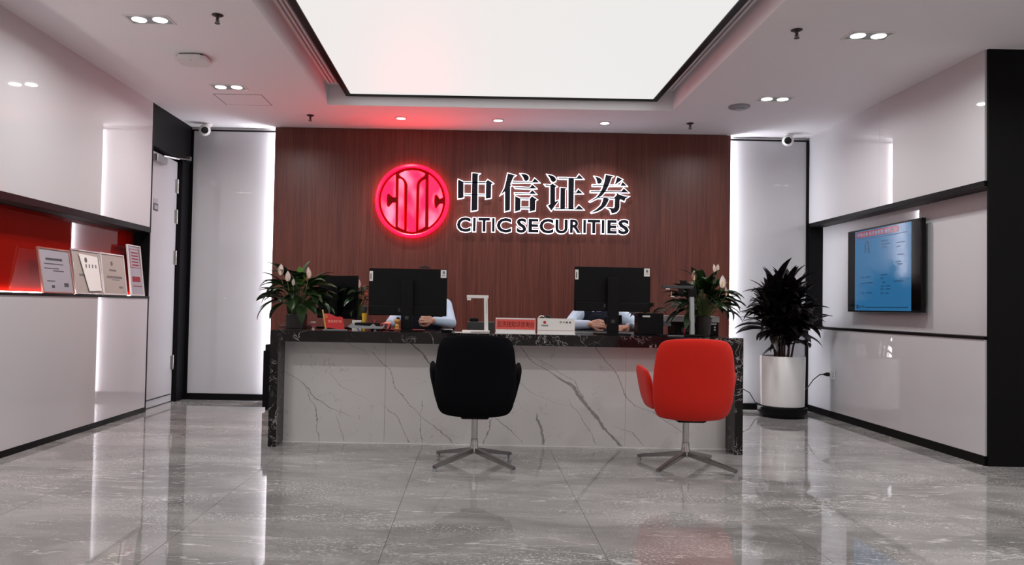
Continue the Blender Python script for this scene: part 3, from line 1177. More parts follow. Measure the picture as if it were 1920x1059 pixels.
def make_chair(name, label, fab, loc, rz, base_rot, cat='chair', group='armchairs at the reception desk'):
    c = thing(name, label, cat, loc, rz, group)

    def back(u, v):
        uu, vv = sq(u, v, 11)
        z = 0.604 + vv * 0.266
        hw = lerp_tab(WT, z)
        x = uu * hw
        zz = z - 0.02 * uu * uu * (vv > 0) * vv + 0.012 * uu * uu * max(-vv, 0)
        y = -0.235 - 0.06 * (vv + 1) / 2 + 0.075 * uu * uu + 0.05 * max(-vv - 0.5, 0) ** 1.5
        nrm = Vector((0.6 * uu, -1, 0.1)).normalized()
        return Vector((x, y, zz)), nrm
    obj('backrest', pillow(back, 22, 22, 0.042, 6), fab, c, smooth=True)

    def seat(u, v):
        uu, vv = sq(u, v, 5)
        return Vector((uu * 0.235, 0.03 + vv * 0.25, 0.425 + 0.015 * uu * uu - 0.03 * max(vv - 0.6, 0))), Vector((0, 0, 1))
    obj('seat', pillow(seat, 16, 16, 0.05, 6), fab, c, smooth=True)
    for s in (-1, 1):
        def arm(u, v, s=s):
            uu, vv = sq(u, v, 5)
            z = 0.528 + vv * 0.138
            ln = 0.165 + 0.02 * vv
            y = 0.02 + uu * ln
            x = s * (0.238 + 0.060 * (vv + 1) / 2 - 0.012 * (1 - uu) * 0.5)
            return Vector((x, y, z + 0.012 * uu * (vv > 0))), Vector((s, 0, -0.15)).normalized()
        obj('armrest', pillow(arm, 16, 14, 0.026, 5), fab, c, smooth=True)
    t = new()
    box(t, -0.085, 0.085, -0.15, 0.11, 0.318, 0.375, 0.008)
    for s in (-1, 1):
        cyl(t, (s * 0.082, -0.15, 0.334), 0.009, -0.02, 0.03, 10, 'Y')
    obj('tilt_mechanism', t, 'black_plastic', c)
    t = new()
    lathe(t, (0, 0, 0), [(0.021, 0.14), (0.021, 0.335)], 20)
    obj('column', t, 'bright_chrome', c, smooth=True)
    t = new()
    lathe(t, (0, 0, 0), [(0.034, 0.072), (0.036, 0.10), (0.026, 0.128), (0.024, 0.17), (0.021, 0.172)], 20)
    obj('hub', t, 'bright_chrome', c, smooth=True)
    for k in range(4):
        a = base_rot + PI / 4 + k * PI / 2
        d = Vector((math.cos(a), math.sin(a), 0))
        t = new()
        beam(t, d * 0.02 + Vector((0, 0, 0.095)), d * 0.362 + Vector((0, 0, 0.028)), 0.044, 0.034, 0.028, 0.02)
        bmesh.ops.bevel(t, geom=t.edges[:], offset=0.004, segments=2, affect='EDGES')
        lg_ = obj('leg', t, 'chrome', c)
        t = new()
        cc = d * 0.352
        cyl(t, (cc.x, cc.y, 0), 0.014, 0.0, 0.02, 14)
        obj('glide', t, 'grey_plastic', lg_)
    return c


make_chair('visitor_armchair', 'black fabric swivel armchair with chrome four-star base before the desk', 'black_fabric', (0.02, 5.16, 0), 0.0, 0.0)
make_chair('visitor_armchair', 'red fabric swivel armchair with chrome four-star base at the desk', 'red_fabric', (1.43, 5.18, 0), -0.03, 0.06)


# ================================================================== TELEVISION
TVX = 3.655
tv = thing('wall_television', 'flat television showing a blue slide in the right wall niche', 'television', (3.70, 6.93, 1.45))
# local frame: x = distance along the wall from far end (towards camera), z up, facing -X
ty0, ty1, tz0, tz1 = 7.545, 6.30, 1.063, 1.842
t = new()
box(t, TVX, TVX + 0.035, ty1, ty0, tz0, tz1, 0.003)
obj('body', t, 'black_plastic', tv, world=True)
t = new()
box(t, TVX + 0.035, 3.728, 6.6, 7.25, 1.25, 1.7)
obj('wall_bracket', t, 'black_trim', tv, world=True)
t = new()
box(t, TVX - 0.0015, TVX, ty1 + 0.012, ty0 - 0.012, tz0 + 0.02, tz1 - 0.012)
obj('glass', t, 'tv_glass', tv, world=True)
sy0, sy1, sz0, sz1 = 7.40, 6.447, 1.075, 1.825
t = new()
box(t, TVX - 0.0022, TVX - 0.0014, sy1, sy0, sz0, sz1)
scr = obj('screen_image', t, 'screen_blue', tv, world=True)
TVM = Matrix(((0, 1, 0, TVX - 0.0022), (-1, 0, 0, 0), (0, 0, 1, 0), (0, 0, 0, 1)))


def tvq(a0, a1, b0, b1):
    """fractions of the slide -> box"""
    w_, h_ = sy0 - sy1, sz1 - sz0
    return (TVX - 0.0030, TVX - 0.0021, sy0 - a1 * w_, sy0 - a0 * w_, sz1 - b1 * h_, sz1 - b0 * h_)


def tv_text(body, a0, a1, b0, b1, mt, name='slide_text'):
    w_, h_ = sy0 - sy1, sz1 - sz0
    bm = text_bm(body, a0 * w_, a1 * w_, sz1 - b1 * h_, sz1 - b0 * h_, 0, 0.0008)
    # x -> -Y from sy0 ; facing -X
    for v_ in bm.verts:
        x, y, z = v_.co
        v_.co = Vector((TVX - 0.0030 + y, sy0 - x, z))
    return obj(name, bm, mt, tv, world=True)


t = new()
box(t, *tvq(0.03, 0.80, 0.012, 0.085))
obj('slide_title_bar', t, 'screen_red', tv, world=True)
tv_text('中信证券 投资者教育 服务公示', 0.05, 0.77, 0.025, 0.075, 'screen_white', 'slide_title')
t = new()
box(t, *tvq(0.03, 0.94, 0.102, 0.11))
obj('slide_rule', t, 'screen_ink', tv, world=True)
t = new()
box(t, *tvq(0.2, 0.95, 0.955, 0.965))
obj('slide_rule', t, 'screen_ink', tv, world=True)
tv_text('中信证券', 0.075, 0.19, 0.935, 0.965, 'screen_ink', 'slide_footer')
t = new()
box(t, *tvq(0.035, 0.07, 0.93, 0.975))
obj('slide_footer_mark', t, 'screen_ink', tv, world=True)
# dark hair outline of the pictured person
t = new()
pth = []
for k in range(13):
    a = PI * k / 12
    pth.append((0.235 - 0.032 * math.cos(a), 0.185 - 0.04 * math.sin(a)))
pth = [(0.198, 0.285), (0.203, 0.23)] + pth + [(0.267, 0.23), (0.272, 0.285)]
w_, h_ = sy0 - sy1, sz1 - sz0
tube(t, [(TVX - 0.0026, sy0 - a * w_, sz1 - b * h_) for a, b in pth], 0.011, 6)
for v_ in t.verts:
    v_.co.x = TVX - 0.0026 + (v_.co.x - TVX + 0.0026) * 0.04
obj('slide_portrait', t, 'screen_ink', tv, world=True)
rows = [(0.5, 0.62, 0.16), (0.5, 0.66, 0.2), (0.5, 0.60, 0.235), (0.76, 0.9, 0.205), (0.76, 0.84, 0.25), (0.78, 0.88, 0.345), (0.76, 0.84, 0.425), (0.78, 0.86, 0.455),
        (0.115, 0.2, 0.58), (0.225, 0.30, 0.58), (0.115, 0.21, 0.655), (0.23, 0.36, 0.65), (0.14, 0.19, 0.775), (0.235, 0.33, 0.775),
        (0.49, 0.62, 0.565), (0.49, 0.56, 0.605), (0.52, 0.58, 0.655), (0.49, 0.56, 0.70), (0.585, 0.67, 0.70), (0.49, 0.56, 0.735), (0.585, 0.66, 0.735), (0.49, 0.55, 0.785), (0.575, 0.63, 0.785), (0.72, 0.88, 0.65)]
t = new()
for a0, a1, b in rows:
    x = a0
    while x < a1 - 0.012:
        box(t, *tvq(x, x + 0.014, b, b + 0.012))
        x += 0.02
obj('slide_text', t, 'screen_ink', tv, world=True)['kind'] = 'stuff'

# ================================================================== CERTIFICATES in the left niche
def certificate(name, label, y0, y1, ztop, lean, fm, pm, kind, yaw=0.0, fwid=0.012):
    """stands on the shelf, faces +X, leans back; y0 near end, y1 far end"""
    wd, ht = y1 - y0, ztop - 1.0885
    c = thing(name, label, 'certificate', (-3.105, (y0 + y1) / 2, 1.0885), group='framed certificates in the red niche')
    MX = Matrix.Rotation(lean, 4, 'Y')

    def fit(bm):
        # local: x = width (0 near .. wd), y = depth(-front), z height; convert to facing +X
        for v_ in bm.verts:
            x, y, z = v_.co
            v_.co = MX @ Vector((-y, x - wd / 2, z))
        return bm
    for a in ((0, wd, 0, fwid), (0, wd, ht - fwid, ht), (0, fwid, fwid, ht - fwid), (wd - fwid, wd, fwid, ht - fwid)):
        t = new()
        box(t, a[0], a[1], -0.008, 0.008, a[2], a[3], 0.002, 1)
        obj('frame_bar', fit(t), fm, c)
    t = new()
    box(t, fwid, wd - fwid, -0.001, 0.005, fwid, ht - fwid)
    sh = obj('sheet', fit(t), pm, c)
    t = new()
    rd = random.Random(len(label))

    def row(a0, a1, b, h=0.007):
        x = a0
        while x < a1 - 0.008:
            k = rd.uniform(0.008, 0.02)
            box(t, wd * x, wd * min(x + k, a1), -0.0018, -0.001, ht * (1 - b) - h, ht * (1 - b))
            x += k + 0.008
    if kind == 'letter':
        row(0.22, 0.75, 0.22, 0.018)
        row(0.15, 0.75, 0.34)
        row(0.15, 0.6, 0.44)
        row(0.4, 0.75, 0.49)
        row(0.18, 0.42, 0.72)
        row(0.3, 0.4, 0.82, 0.02)
        row(0.7, 0.84, 0.76, 0.03)
    elif kind == 'emblem':
        lathe(t, (wd * 0.45, -0.001, ht * 0.76), [(0.02, 0), (0.02, -0.0008)], 14, 'Y')
        row(0.33, 0.62, 0.38, 0.016)
        row(0.2, 0.85, 0.54, 0.02)
        row(0.4, 0.72, 0.62)
        row(0.68, 0.84, 0.78, 0.018)
    elif kind == 'licence':
        for a in ((0.15, 0.9, 0.08, 0.09), (0.15, 0.9, 0.44, 0.45), (0.15, 0.18, 0.08, 0.45), (0.87, 0.9, 0.08, 0.45)):
            box(t, wd * a[0], wd * a[1], -0.0018, -0.001, ht * (1 - a[3]), ht * (1 - a[2]))
        for k in range(5):
            row(0.28, 0.78, 0.14 + k * 0.06, 0.012)
        row(0.2, 0.8, 0.62, 0.05)
        row(0.2, 0.9, 0.8)
    pt_ = obj('printed_text', fit(t), 'ink_red' if kind == 'licence' else ('ink' if kind == 'letter' else 'ink_soft'), sh)
    pt_['kind'] = 'stuff'
    if kind == 'emblem' and fm == 'frame_silver':
        # loose pale sheet tucked in front
        t = new()
        prism(t, [(wd * 0.22, ht * 0.9), (wd * 0.9, ht * 0.87), (wd * 0.93, ht * 0.09), (wd * 0.46, ht * 0.07)], -0.011, -0.0095)
        pf = obj('loose_sheet', fit(t), 'paper', c)
        t = new()
        lathe(t, (wd * 0.45, -0.011, ht * 0.77), [(0.022, 0), (0.022, -0.0008)], 14, 'Y')
        for k in range(4):
            box(t, wd * (0.42 + k * 0.12), wd * (0.46 + k * 0.12), -0.0118, -0.011, ht * 0.6, ht * 0.68)
        obj('printed_text', fit(t), 'ink_soft', pf)['kind'] = 'stuff'
    xform_world = None
    c.rotation_euler = (0, 0, yaw)
    return c


certificate('framed_certificate', 'certificate under creased film in a reddish frame, nearest on the niche shelf', 5.56, 6.0, 1.43, -0.17, 'rose_gold', 'paper_grey', 'letter')
certificate('framed_certificate', 'silver framed certificate with a loose white sheet in front', 6.02, 6.46, 1.45, -0.15, 'frame_silver', 'paper_cream', 'emblem')
certificate('framed_certificate', 'silver framed cream certificate with a dark oval emblem', 6.475, 6.91, 1.45, -0.13, 'frame_white', 'paper_cream', 'emblem')
c4 = certificate('framed_certificate', 'tall narrow pale licence with a red bordered print by the niche end', 6.99, 7.27, 1.56, -0.12, 'frame_white', 'paper_grey', 'licence')


# ================================================================== OUTLET AND CORDS
ot = thing('wall_outlet', 'white double wall outlet low on the right wall', 'outlet', (3.585, 7.73, 0.43))
t = new()
box(t, -0.008, 0.0, -0.075, 0.045, -0.045, 0.045, 0.003)
obj('plate', t, 'white_plastic', ot)
t = new()
for yy in (-0.045,):
    for dz in (-0.012, 0.012):
        box(t, -0.009, -0.0079, yy - 0.008, yy + 0.008, dz - 0.003, dz + 0.003)
obj('socket', t, 'dark_grey', ot)
pc = thing('power_cord', 'black power cord with a plug running from the outlet behind the pot', 'cord', (3.5, 7.76, 0.42))
t = new()
lathe(t, (3.577, 7.765, 0.43), [(0.02, 0.0), (0.02, -0.02), (0.012, -0.045), (0.006, -0.06)], 14, 'X')
obj('plug', t, 'black_plastic', pc, world=True, smooth=True)
t = new()
tube(t, [(3.518, 7.765, 0.43), (3.49, 7.78, 0.425), (3.45, 7.83, 0.37), (3.42, 7.9, 0.28), (3.41, 7.97, 0.24), (3.4, 8.03, 0.13), (3.38, 8.1, 0.015), (3.2, 8.17, 0.006), (2.99, 8.18, 0.09), (2.93, 8.18, 0.19), (2.84, 8.2, 0.24), (2.75, 8.2, 0.255)], 0.005, 8)
obj('cable', t, 'cord', pc, world=True, smooth=True)


# ================================================================== PLANTS
def leaf_mesh(name, L, W, bend, mt, fold=0.25, tip=1.0, n=8):
    """blade along +Y starting at origin, arching down by 'bend' radians"""
    bm = new()
    rows = []
    ang = 0.0
    p = Vector((0, 0, 0))
    for i in range(n + 1):
        k = i / n
        wd = W * (math.sin(PI * min(k * 0.93 + 0.07, 1.0)) ** 0.75) * (1 - 0.25 * k) if k < 1 else 0.0006
        wd = max(wd, 0.0008)
        d = Vector((0, math.cos(ang), math.sin(ang)))
        nrm = Vector((0, -math.sin(ang), math.cos(ang)))
        rows.append([bm.verts.new(p + Vector((s * wd / 2, 0, 0)) + nrm * abs(s) * wd * fold * 0.5) for s in (-1, -0.5, 0, 0.5, 1)])
        p = p + d * (L / n)
        ang -= bend / n * (0.4 + 1.2 * k)
    for a, b in zip(rows, rows[1:]):
        for i in range(4):
            bm.faces.new((a[i], a[i + 1], b[i + 1], b[i]))
    # thickness
    ext = bmesh.ops.solidify(bm, geom=bm.faces[:], thickness=0.0012)
    bmesh.ops.recalc_face_normals(bm, faces=bm.faces[:])
    me = bpy.data.meshes.new(name)
    bm.to_mesh(me)
    bm.free()
    me.materials.append(M[mt])
    for f in me.polygons:
        f.use_smooth = True
    return me


def place_leaf(me, parent, loc, az, el, sc=1.0, roll_=0.0, name='leaf'):
    o = bpy.data.objects.new(name, me)
    COL.objects.link(o)
    o.parent = parent
    o.location = loc
    o.rotation_mode = 'XYZ'
    o.matrix_basis = Matrix.Translation(loc) @ Matrix.Rotation(az, 4, 'Z') @ Matrix.Rotation(el, 4, 'X') @ Matrix.Rotation(roll_, 4, 'Y') @ Matrix.Diagonal((sc, sc, sc, 1))
    return o


def leaf_tip(me, o):
    return o.matrix_basis @ max((v.co for v in me.vertices), key=lambda c: c.length)


LILY = [leaf_mesh('lily_leaf', L, W, b, 'lily_leaf') for L, W, b in ((0.2, 0.08, 0.9), (0.23, 0.085, 1.3), (0.18, 0.075, 0.5), (0.21, 0.066, 1.7))]
YOUNG = leaf_mesh('young_leaf', 0.16, 0.085, 0.3, 'lily_leaf_light', fold=0.1)
SPATHE = leaf_mesh('spathe', 0.085, 0.05, -0.5, 'spathe', fold=0.55)


def peace_lily(name, label, loc, pot_r, pot_h, hgt, spread, n, flowers, young=(), seed=1, square=True, mtop=0.0, ydep=0.6):
    rd = random.Random(seed)
    c = thing(name, label, 'plant', loc, group='peace lilies on the reception desk')
    t = new()
    if square:
        box(t, -pot_r, pot_r, -pot_r, pot_r, 0, pot_h, 0.006)
    else:
        lathe(t, (0, 0, 0), [(pot_r * 0.78, 0), (pot_r, pot_h), (pot_r * 0.93, pot_h), (pot_r * 0.9, pot_h - 0.02)], 24)
    pot = obj('pot', t, 'pot_dark', c, smooth=not square)
    t = new()
    cyl(t, (0, 0, 0), pot_r * 0.85, pot_h, pot_h + 0.004, 16)
    obj('soil', t, 'soil', pot)
    for i in range(n):
        az = 2 * PI * (i * 0.381966) + rd.uniform(-0.3, 0.3)
        k = rd.random()
        # petiole from soil to leaf base
        rr = spread * (0.15 + 0.45 * k)
        zz = pot_h + (hgt - pot_h) * (0.25 + 0.5 * (1 - k) + rd.uniform(-0.12, 0.12))
        b = Vector((math.cos(az) * rr, math.sin(az) * rr * ydep, zz))
        t = new()
        tube(t, [(b.x * 0.2, b.y * 0.2, pot_h), (b.x * 0.5, b.y * 0.5, pot_h + (zz - pot_h) * 0.6), tuple(b)], 0.0035, 5, 0.0022)
        obj('petiole', t, 'stem_green', c, smooth=True)
        me = LILY[rd.randrange(4)]
        el = rd.uniform(0.3, 1.25) - 0.9 * k
        place_leaf(me, c, b, az - PI / 2, el, (0.75 + 0.35 * rd.random()) * spread / 0.24, rd.uniform(-0.4, 0.4))
    for fx_, fy_, fz_, tilt, face, sc in flowers:
        t = new()
        tube(t, [(fx_ * 0.3, fy_ * 0.3, pot_h), (fx_ * 0.75, fy_ * 0.8, fz_ * 0.6 + pot_h * 0.4), (fx_, fy_, fz_)], 0.003, 5)
        st = obj('flower_stalk', t, 'stem_green', c, smooth=True)
        o = place_leaf(SPATHE, st, (fx_, fy_, fz_), face, 1.35 + tilt, sc, 0, 'spathe')
        t = new()
        tube(t, [(fx_, fy_ - 0.006, fz_ + 0.005), (fx_ + 0.002, fy_ - 0.008, fz_ + 0.045 * sc)], 0.0055 * sc, 8, 0.004 * sc)
        obj('spadix', t, 'spadix', st, smooth=True)
    for yx, yy, yz, az, el in young:
        o = place_leaf(YOUNG, c, (yx, yy, yz), az, el, 1.0)
        o['label'] = 'bright yellow green young leaf'
    return c


peace_lily('peace_lily', 'peace lily in a dark square pot on the left end of the desk', (-1.385, 6.05, DT), 0.068, 0.115, 0.50, 0.26, 92,
           [(-0.085, -0.19, 0.405, 0.0, 0.0, 1.1), (-0.03, -0.2, 0.36, 0.1, 0.4, 1.0), (0.015, -0.2, 0.33, 0.1, 0.2, 0.65), (0.125, -0.19, 0.385, 0.0, 0.9, 1.1)],
           [(0.05, -0.12, 0.34, 0.35, 1.25)], seed=3)
peace_lily('peace_lily', 'peace lily in a dark round pot beside the printer', (1.80, 6.05, DT), 0.065, 0.15, 0.46, 0.24, 92,
           [(-0.105, -0.1, 0.425, 0.0, -0.4, 1.0), (0.05, -0.1, 0.49, 0.0, 0.5, 0.85), (0.075, -0.1, 0.49, -0.1, -0.8, 0.85), (0.085, -0.19, 0.37, 0.1, 0.0, 1.2), (0.115, -0.18, 0.31, 0.0, 0.9, 1.1), (-0.27, -0.06, 0.31, 1.9, 0.4, 0.7)],
           seed=11, square=False)
peace_lily('peace_lily', 'small peace lily with one bloom between the two left monitors', (-0.93, 6.28, DT), 0.05, 0.1, 0.40, 0.14, 30,
           [(-0.005, -0.03, 0.33, 0.0, 0.5, 0.9)], seed=5, square=False)
peace_lily('peace_lily', 'dim peace lily behind the right monitor edge', (1.42, 6.32, DT), 0.05, 0.1, 0.28, 0.15, 24, [], seed=8, square=False)

# ---- tall dark plant in the white pot
PX, PY = 3.115, 7.78
PB = Vector((PX, PY, 0))
dp = thing('dark_leaf_dracaena', 'bushy dark purple leaved plant in a tall white cylinder pot', 'plant', (PX, PY, 0))
t = new()
lathe(t, (0, 0, 0), [(0.19, 0.10), (0.208, 0.115), (0.216, 0.60), (0.212, 0.607), (0.198, 0.607), (0.195, 0.57)], 48)
pot = obj('pot', t, 'pot_white', dp, smooth=True)
t = new()
cyl(t, (0, 0, 0), 0.194, 0.555, 0.572, 32)
obj('soil', t, 'soil', pot)
t = new()
lathe(t, (0, 0, 0), [(0.21, 0.0), (0.215, 0.03), (0.235, 0.05), (0.24, 0.10), (0.225, 0.10), (0.2, 0.06)], 40)
obj('saucer', t, 'black_plastic', dp, smooth=True)
t = new()
cyl(t, (-0.235, -0.03, 0.09), 0.018, -0.02, 0.02, 14, 'X')
obj('saucer_spout', t, 'grey_plastic', dp)
DR = [leaf_mesh('dracaena_leaf', L, W, b, 'dracaena_leaf', 0.3) for L, W, b in ((0.36, 0.1, 0.8), (0.34, 0.108, 1.1), (0.30, 0.09, 0.4), (0.36, 0.095, 1.5))]
rd = random.Random(21)
heads = []
for i in range(14):
    az = i * 2.39996
    rr = 0.03 + 0.15 * math.sqrt(i / 13)
    hx, hy = math.cos(az) * rr, math.sin(az) * rr * 0.75
    hz = 1.27 - 0.34 * (i / 13) + rd.uniform(-0.05, 0.05)
    t = new()
    tube(t, [(hx * 0.45, hy * 0.45, 0.57), (hx * 0.6, hy * 0.6, 0.57 + (hz - 0.57) * 0.5), (hx, hy, hz)], 0.011, 7, 0.007)
    obj('cane', t, 'cane', dp, smooth=True)
    heads.append((hx, hy, hz, az, i))
for hx, hy, hz, az, i in heads:
    nl = 18
    for k in range(nl):
        a = az + k * 2.39996 + rd.uniform(-0.2, 0.2)
        q = k / nl
        el = 1.25 - 1.4 * q + rd.uniform(-0.15, 0.15)
        me = DR[rd.choice((0, 2) if q < 0.35 else (0, 1, 3, 1))]
        z = hz - 0.17 * q
        sc = 0.9 + 0.25 * rd.random()
        o = place_leaf(me, dp, (hx * (1 - 0.3 * q), hy * (1 - 0.3 * q), z), a - PI / 2, el, sc, rd.uniform(-0.3, 0.3))
        vs_ = [o.matrix_basis @ v_.co for v_ in me.vertices]
        if max(v_.x for v_ in vs_) + PX > 3.53 or max(v_.y for v_ in vs_) + PY > 8.25:
            bpy.data.objects.remove(o)


# ================================================================== MONITORS
def monitor(name, label, loc, rz, w_, z0, z1, stickers=True, deep=True):
    c = thing(name, label, 'monitor', loc, rz, 'computer monitors on the desk')
    t = new()
    # back faces -y (towards the camera); screen faces +y
    box(t, -w_ / 2, w_ / 2, 0.0, 0.022, z0, z1, 0.004)
    obj('screen_housing', t, 'black_plastic', c)
    t = new()
    box(t, -w_ / 2 + 0.008, w_ / 2 - 0.008, 0.0218, 0.0232, z0 + 0.016, z1 - 0.008)
    obj('screen', t, 'black_gloss', c)
    t = new()
    box(t, -w_ / 2 + 0.012, w_ / 2 - 0.012, -0.022, 0.0, z0 + 0.0, z0 + (z1 - z0) * 0.21, 0.006)
    obj('port_cover', t, 'black_plastic', c)
    t = new()
    for k, x in enumerate((-0.06, -0.035)):
        box(t, x - 0.008, x + 0.006, -0.0232, -0.0218, z0 + 0.03, z0 + 0.055)
    obj('port', t, 'dark_grey', c)
    t = new()
    box(t, -0.045, 0.045, -0.05, -0.02, 0.012, z0 + (z1 - z0) * 0.76, 0.006)
    st = obj('stand', t, 'black_plastic', c)
    t = new()
    box(t, -0.014, 0.014, -0.0512, -0.0495, 0.09, 0.115, 0.0005)
    obj('cable_slot', t, 'dark_grey', st)
    t = new()
    box(t, -0.13, 0.13, -0.10, 0.10, 0.0, 0.012, 0.004)
    obj('stand_base', t, 'black_plastic', c)
    t = new()
    box(t, -0.04, 0.04, -0.021, 0.0, z0 + (z1 - z0) * 0.45, z0 + (z1 - z0) * 0.7)
    obj('mount', t, 'black_plastic', c)
    if stickers:
        t = new()
        box(t, -w_ / 2 + 0.004, -w_ / 2 + 0.03, -0.0008, 0.0, z1 - 0.10, z1 - 0.024)
        s = obj('sticker', t, 'paper', c)
        t = new()
        box(t, -w_ / 2 + 0.012, -w_ / 2 + 0.018, -0.0014, -0.0008, z1 - 0.088, z1 - 0.042)
        obj('sticker_print', t, 'ink', s)
        t = new()
        box(t, w_ / 2 - 0.05, w_ / 2 - 0.006, -0.0008, 0.0, z1 - 0.068, z1 - 0.006)
        s = obj('sticker', t, 'paper', c)
        t = new()
        for k in range(3):
            box(t, w_ / 2 - 0.036, w_ / 2 - 0.018, -0.0014, -0.0008, z1 - 0.022 - k * 0.008, z1 - 0.017 - k * 0.008)
        box(t, w_ / 2 - 0.04, w_ / 2 - 0.016, -0.0014, -0.0008, z1 - 0.052, z1 - 0.048)
        obj('sticker_print', t, 'ink', s)
    return c


monitor('computer_monitor', 'black monitor seen from behind in front of the left clerk', (-0.512, 5.97, DT), 0.0, 0.605, 0.118, 0.482)
monitor('computer_monitor', 'black monitor seen from behind in front of the right clerk', (1.07, 5.97, DT), 0.0, 0.588, 0.178, 0.522)
monitor('computer_monitor', 'dark angled monitor behind the left peace lily', (-1.12, 6.32, DT), -0.5, 0.40, 0.08, 0.43, stickers=False)

# ================================================================== SMALL THINGS ON THE DESK
# flag plaque
fl = thing('flag_plaque', 'small red flag shaped desk plaque with gold pole beside the left plant', 'plaque', (-1.04, 5.78, DT))
t = new()
prism(t, [(-1.112, 5.0), (-1.112, 5.0)], 0, 0) if False else None
t = new()
tube(t, [(-1.103, 5.78, DT + 0.006), (-1.128, 5.78, DT + 0.142)], 0.0075, 10, 0.006)
ball(t, (-1.129, 5.78, DT + 0.146), 0.007, 1)
obj('pole', t, 'gold', fl, world=True, smooth=True)
top = [(-1.119, 0.126), (-1.09, 0.127), (-1.065, 0.12), (-1.04, 0.107), (-1.02, 0.102), (-1.0, 0.105), (-0.982, 0.1), (-0.975, 0.088), (-0.972, 0.06), (-0.964, 0.012)]
bot = [(-0.985, 0.009), (-1.01, 0.008), (-1.04, 0.014), (-1.07, 0.02), (-1.099, 0.018)]
t = new()
prism(t, [(x, DT + z) for x, z in top + bot], 5.776, 5.784)
fp = obj('flag', t, 'flag_red', fl, world=True)
t = text_bm('党员先锋岗', -1.088, -0.988, DT + 0.058, DT + 0.078, 5.776, 0.0008, 0.01)
obj('flag_lettering', t, mat('flag_letter', (238, 160, 140), 0.5), fp, world=True)
# hammer and sickle emblem
t = new()
tube(t, [(-1.105 + 0.012 * math.cos(a), 5.7755, DT + 0.105 + 0.012 * math.sin(a)) for a in [math.radians(x) for x in range(120, -121, -20)]], 0.0018, 6)
beam(t, (-1.112, 5.7755, DT + 0.112), (-1.094, 5.7755, DT + 0.094), 0.002, 0.0032)
beam(t, (-1.117, 5.7755, DT + 0.107), (-1.108, 5.7755, DT + 0.117), 0.002, 0.006)
obj('flag_emblem', t, 'gold', fp, world=True)
t = new()
box(t, -1.12, -0.95, 5.75, 5.81, DT, DT + 0.01, 0.002)
obj('base', t, mat('acrylic_base', (120, 120, 124), 0.1), fl, world=True)

# dark red folder left of the pot
fo = thing('leather_folder', 'dark red brown folder lying left of the potted lily', 'folder', (-1.44, 6.3, DT))
t = new()
box(t, -1.565, -1.33, 6.2, 6.42, DT, DT + 0.012, 0.003)
obj('cover', t, 'brown_red', fo, world=True)
t = new()
box(t, -1.555, -1.34, 6.205, 6.415, DT + 0.012, DT + 0.02)
obj('pages', t, 'paper_cream', fo, world=True)
t = new()
box(t, -1.565, -1.33, 6.2, 6.42, DT + 0.02, DT + 0.026, 0.002)
obj('cover', t, 'brown_red', fo, world=True)

# pink cup
cp = thing('pink_cup', 'tiny pink and white cup between lily pot and flag plaque', 'cup', (-1.235, 5.95, DT))
t = new()
lathe(t, (0, 0, 0), [(0.012, 0.02), (0.018, 0.05), (0.0195, 0.056), (0.017, 0.056), (0.014, 0.03)], 18)
obj('bowl', t, 'pink', cp, smooth=True)
t = new()
lathe(t, (0, 0, 0), [(0.0202, 0.05), (0.0212, 0.06), (0.0185, 0.06), (0.0185, 0.05)], 18)
obj('rim', t, 'paper', cp, smooth=True)
t = new()
lathe(t, (0, 0, 0), [(0.014, 0.0), (0.013, 0.004), (0.004, 0.006), (0.004, 0.02)], 14)
obj('stem', t, 'paper', cp, smooth=True)

# desk tidy tray of papers
tr = thing('paper_tray', 'grey plastic tray with scalloped rim beside the flag plaque', 'tray', (-0.84, 5.86, DT))
t = new()
prism(t, [(-0.95, DT + 0.03), (-0.93, DT + 0.044), (-0.912, DT + 0.058), (-0.89, DT + 0.04), (-0.78, DT + 0.036), (-0.755, DT + 0.055), (-0.735, DT + 0.036), (-0.69, DT + 0.034), (-0.675, DT + 0.048),
          (-0.668, DT + 0.046), (-0.685, DT + 0.018), (-0.9, DT + 0.016), (-0.93, DT + 0.022)], 5.82, 5.835)
obj('front_rim', t, 'grey_plastic', tr, world=True)
t = new()
box(t, -0.92, -0.69, 5.835, 6.0, DT + 0.018, DT + 0.026)
obj('floor_plate', t, 'grey_plastic', tr, world=True)
t = new()
box(t, -0.9, -0.72, 5.84, 5.99, DT + 0.026, DT + 0.06, 0.004)
obj('contents', t, 'black_plastic', tr, world=True)
for x in (-0.88, -0.73):
    t = new()
    beam(t, (x, 5.84, DT + 0.018), (x + (0.02 if x < -0.8 else -0.02), 5.83, DT), 0.008, 0.008)
    obj('foot', t, 'grey_plastic', tr, world=True)

# yellow stick with dark brush
yl = thing('yellow_tube', 'bright yellow tube standing behind the grey tray', 'tube', (-0.862, 6.1, DT))
t = new()
lathe(t, (0, 0, 0), [(0.014, 0.0), (0.015, 0.06), (0.019, 0.1), (0.019, 0.13)], 16)
obj('tube_body', t, 'yellow', yl, smooth=True)
t = new()
lathe(t, (0, 0, 0), [(0.012, 0.13), (0.02, 0.155), (0.018, 0.185), (0.006, 0.19)], 12)
obj('brush_head', t, 'dark_grey', yl, smooth=True)

# little white note pad and red pen
np_ = obj('note_pad', box(new(), -0.955, -0.885, 6.08, 6.14, DT, DT + 0.072), 'paper', origin=(-0.92, 6.11, DT))
tag(np_, 'small white pad standing beside the yellow tube', 'note pad')
t = new()
tube(t, [(-0.80, 6.27, DT + 0.006), (-0.66, 6.24, DT + 0.006)], 0.005, 8)
rp = obj('red_pen', t, 'flag_red', origin=(-0.73, 6.25, DT), smooth=True)
tag(rp, 'red pen lying left of the left monitor stand', 'pen')

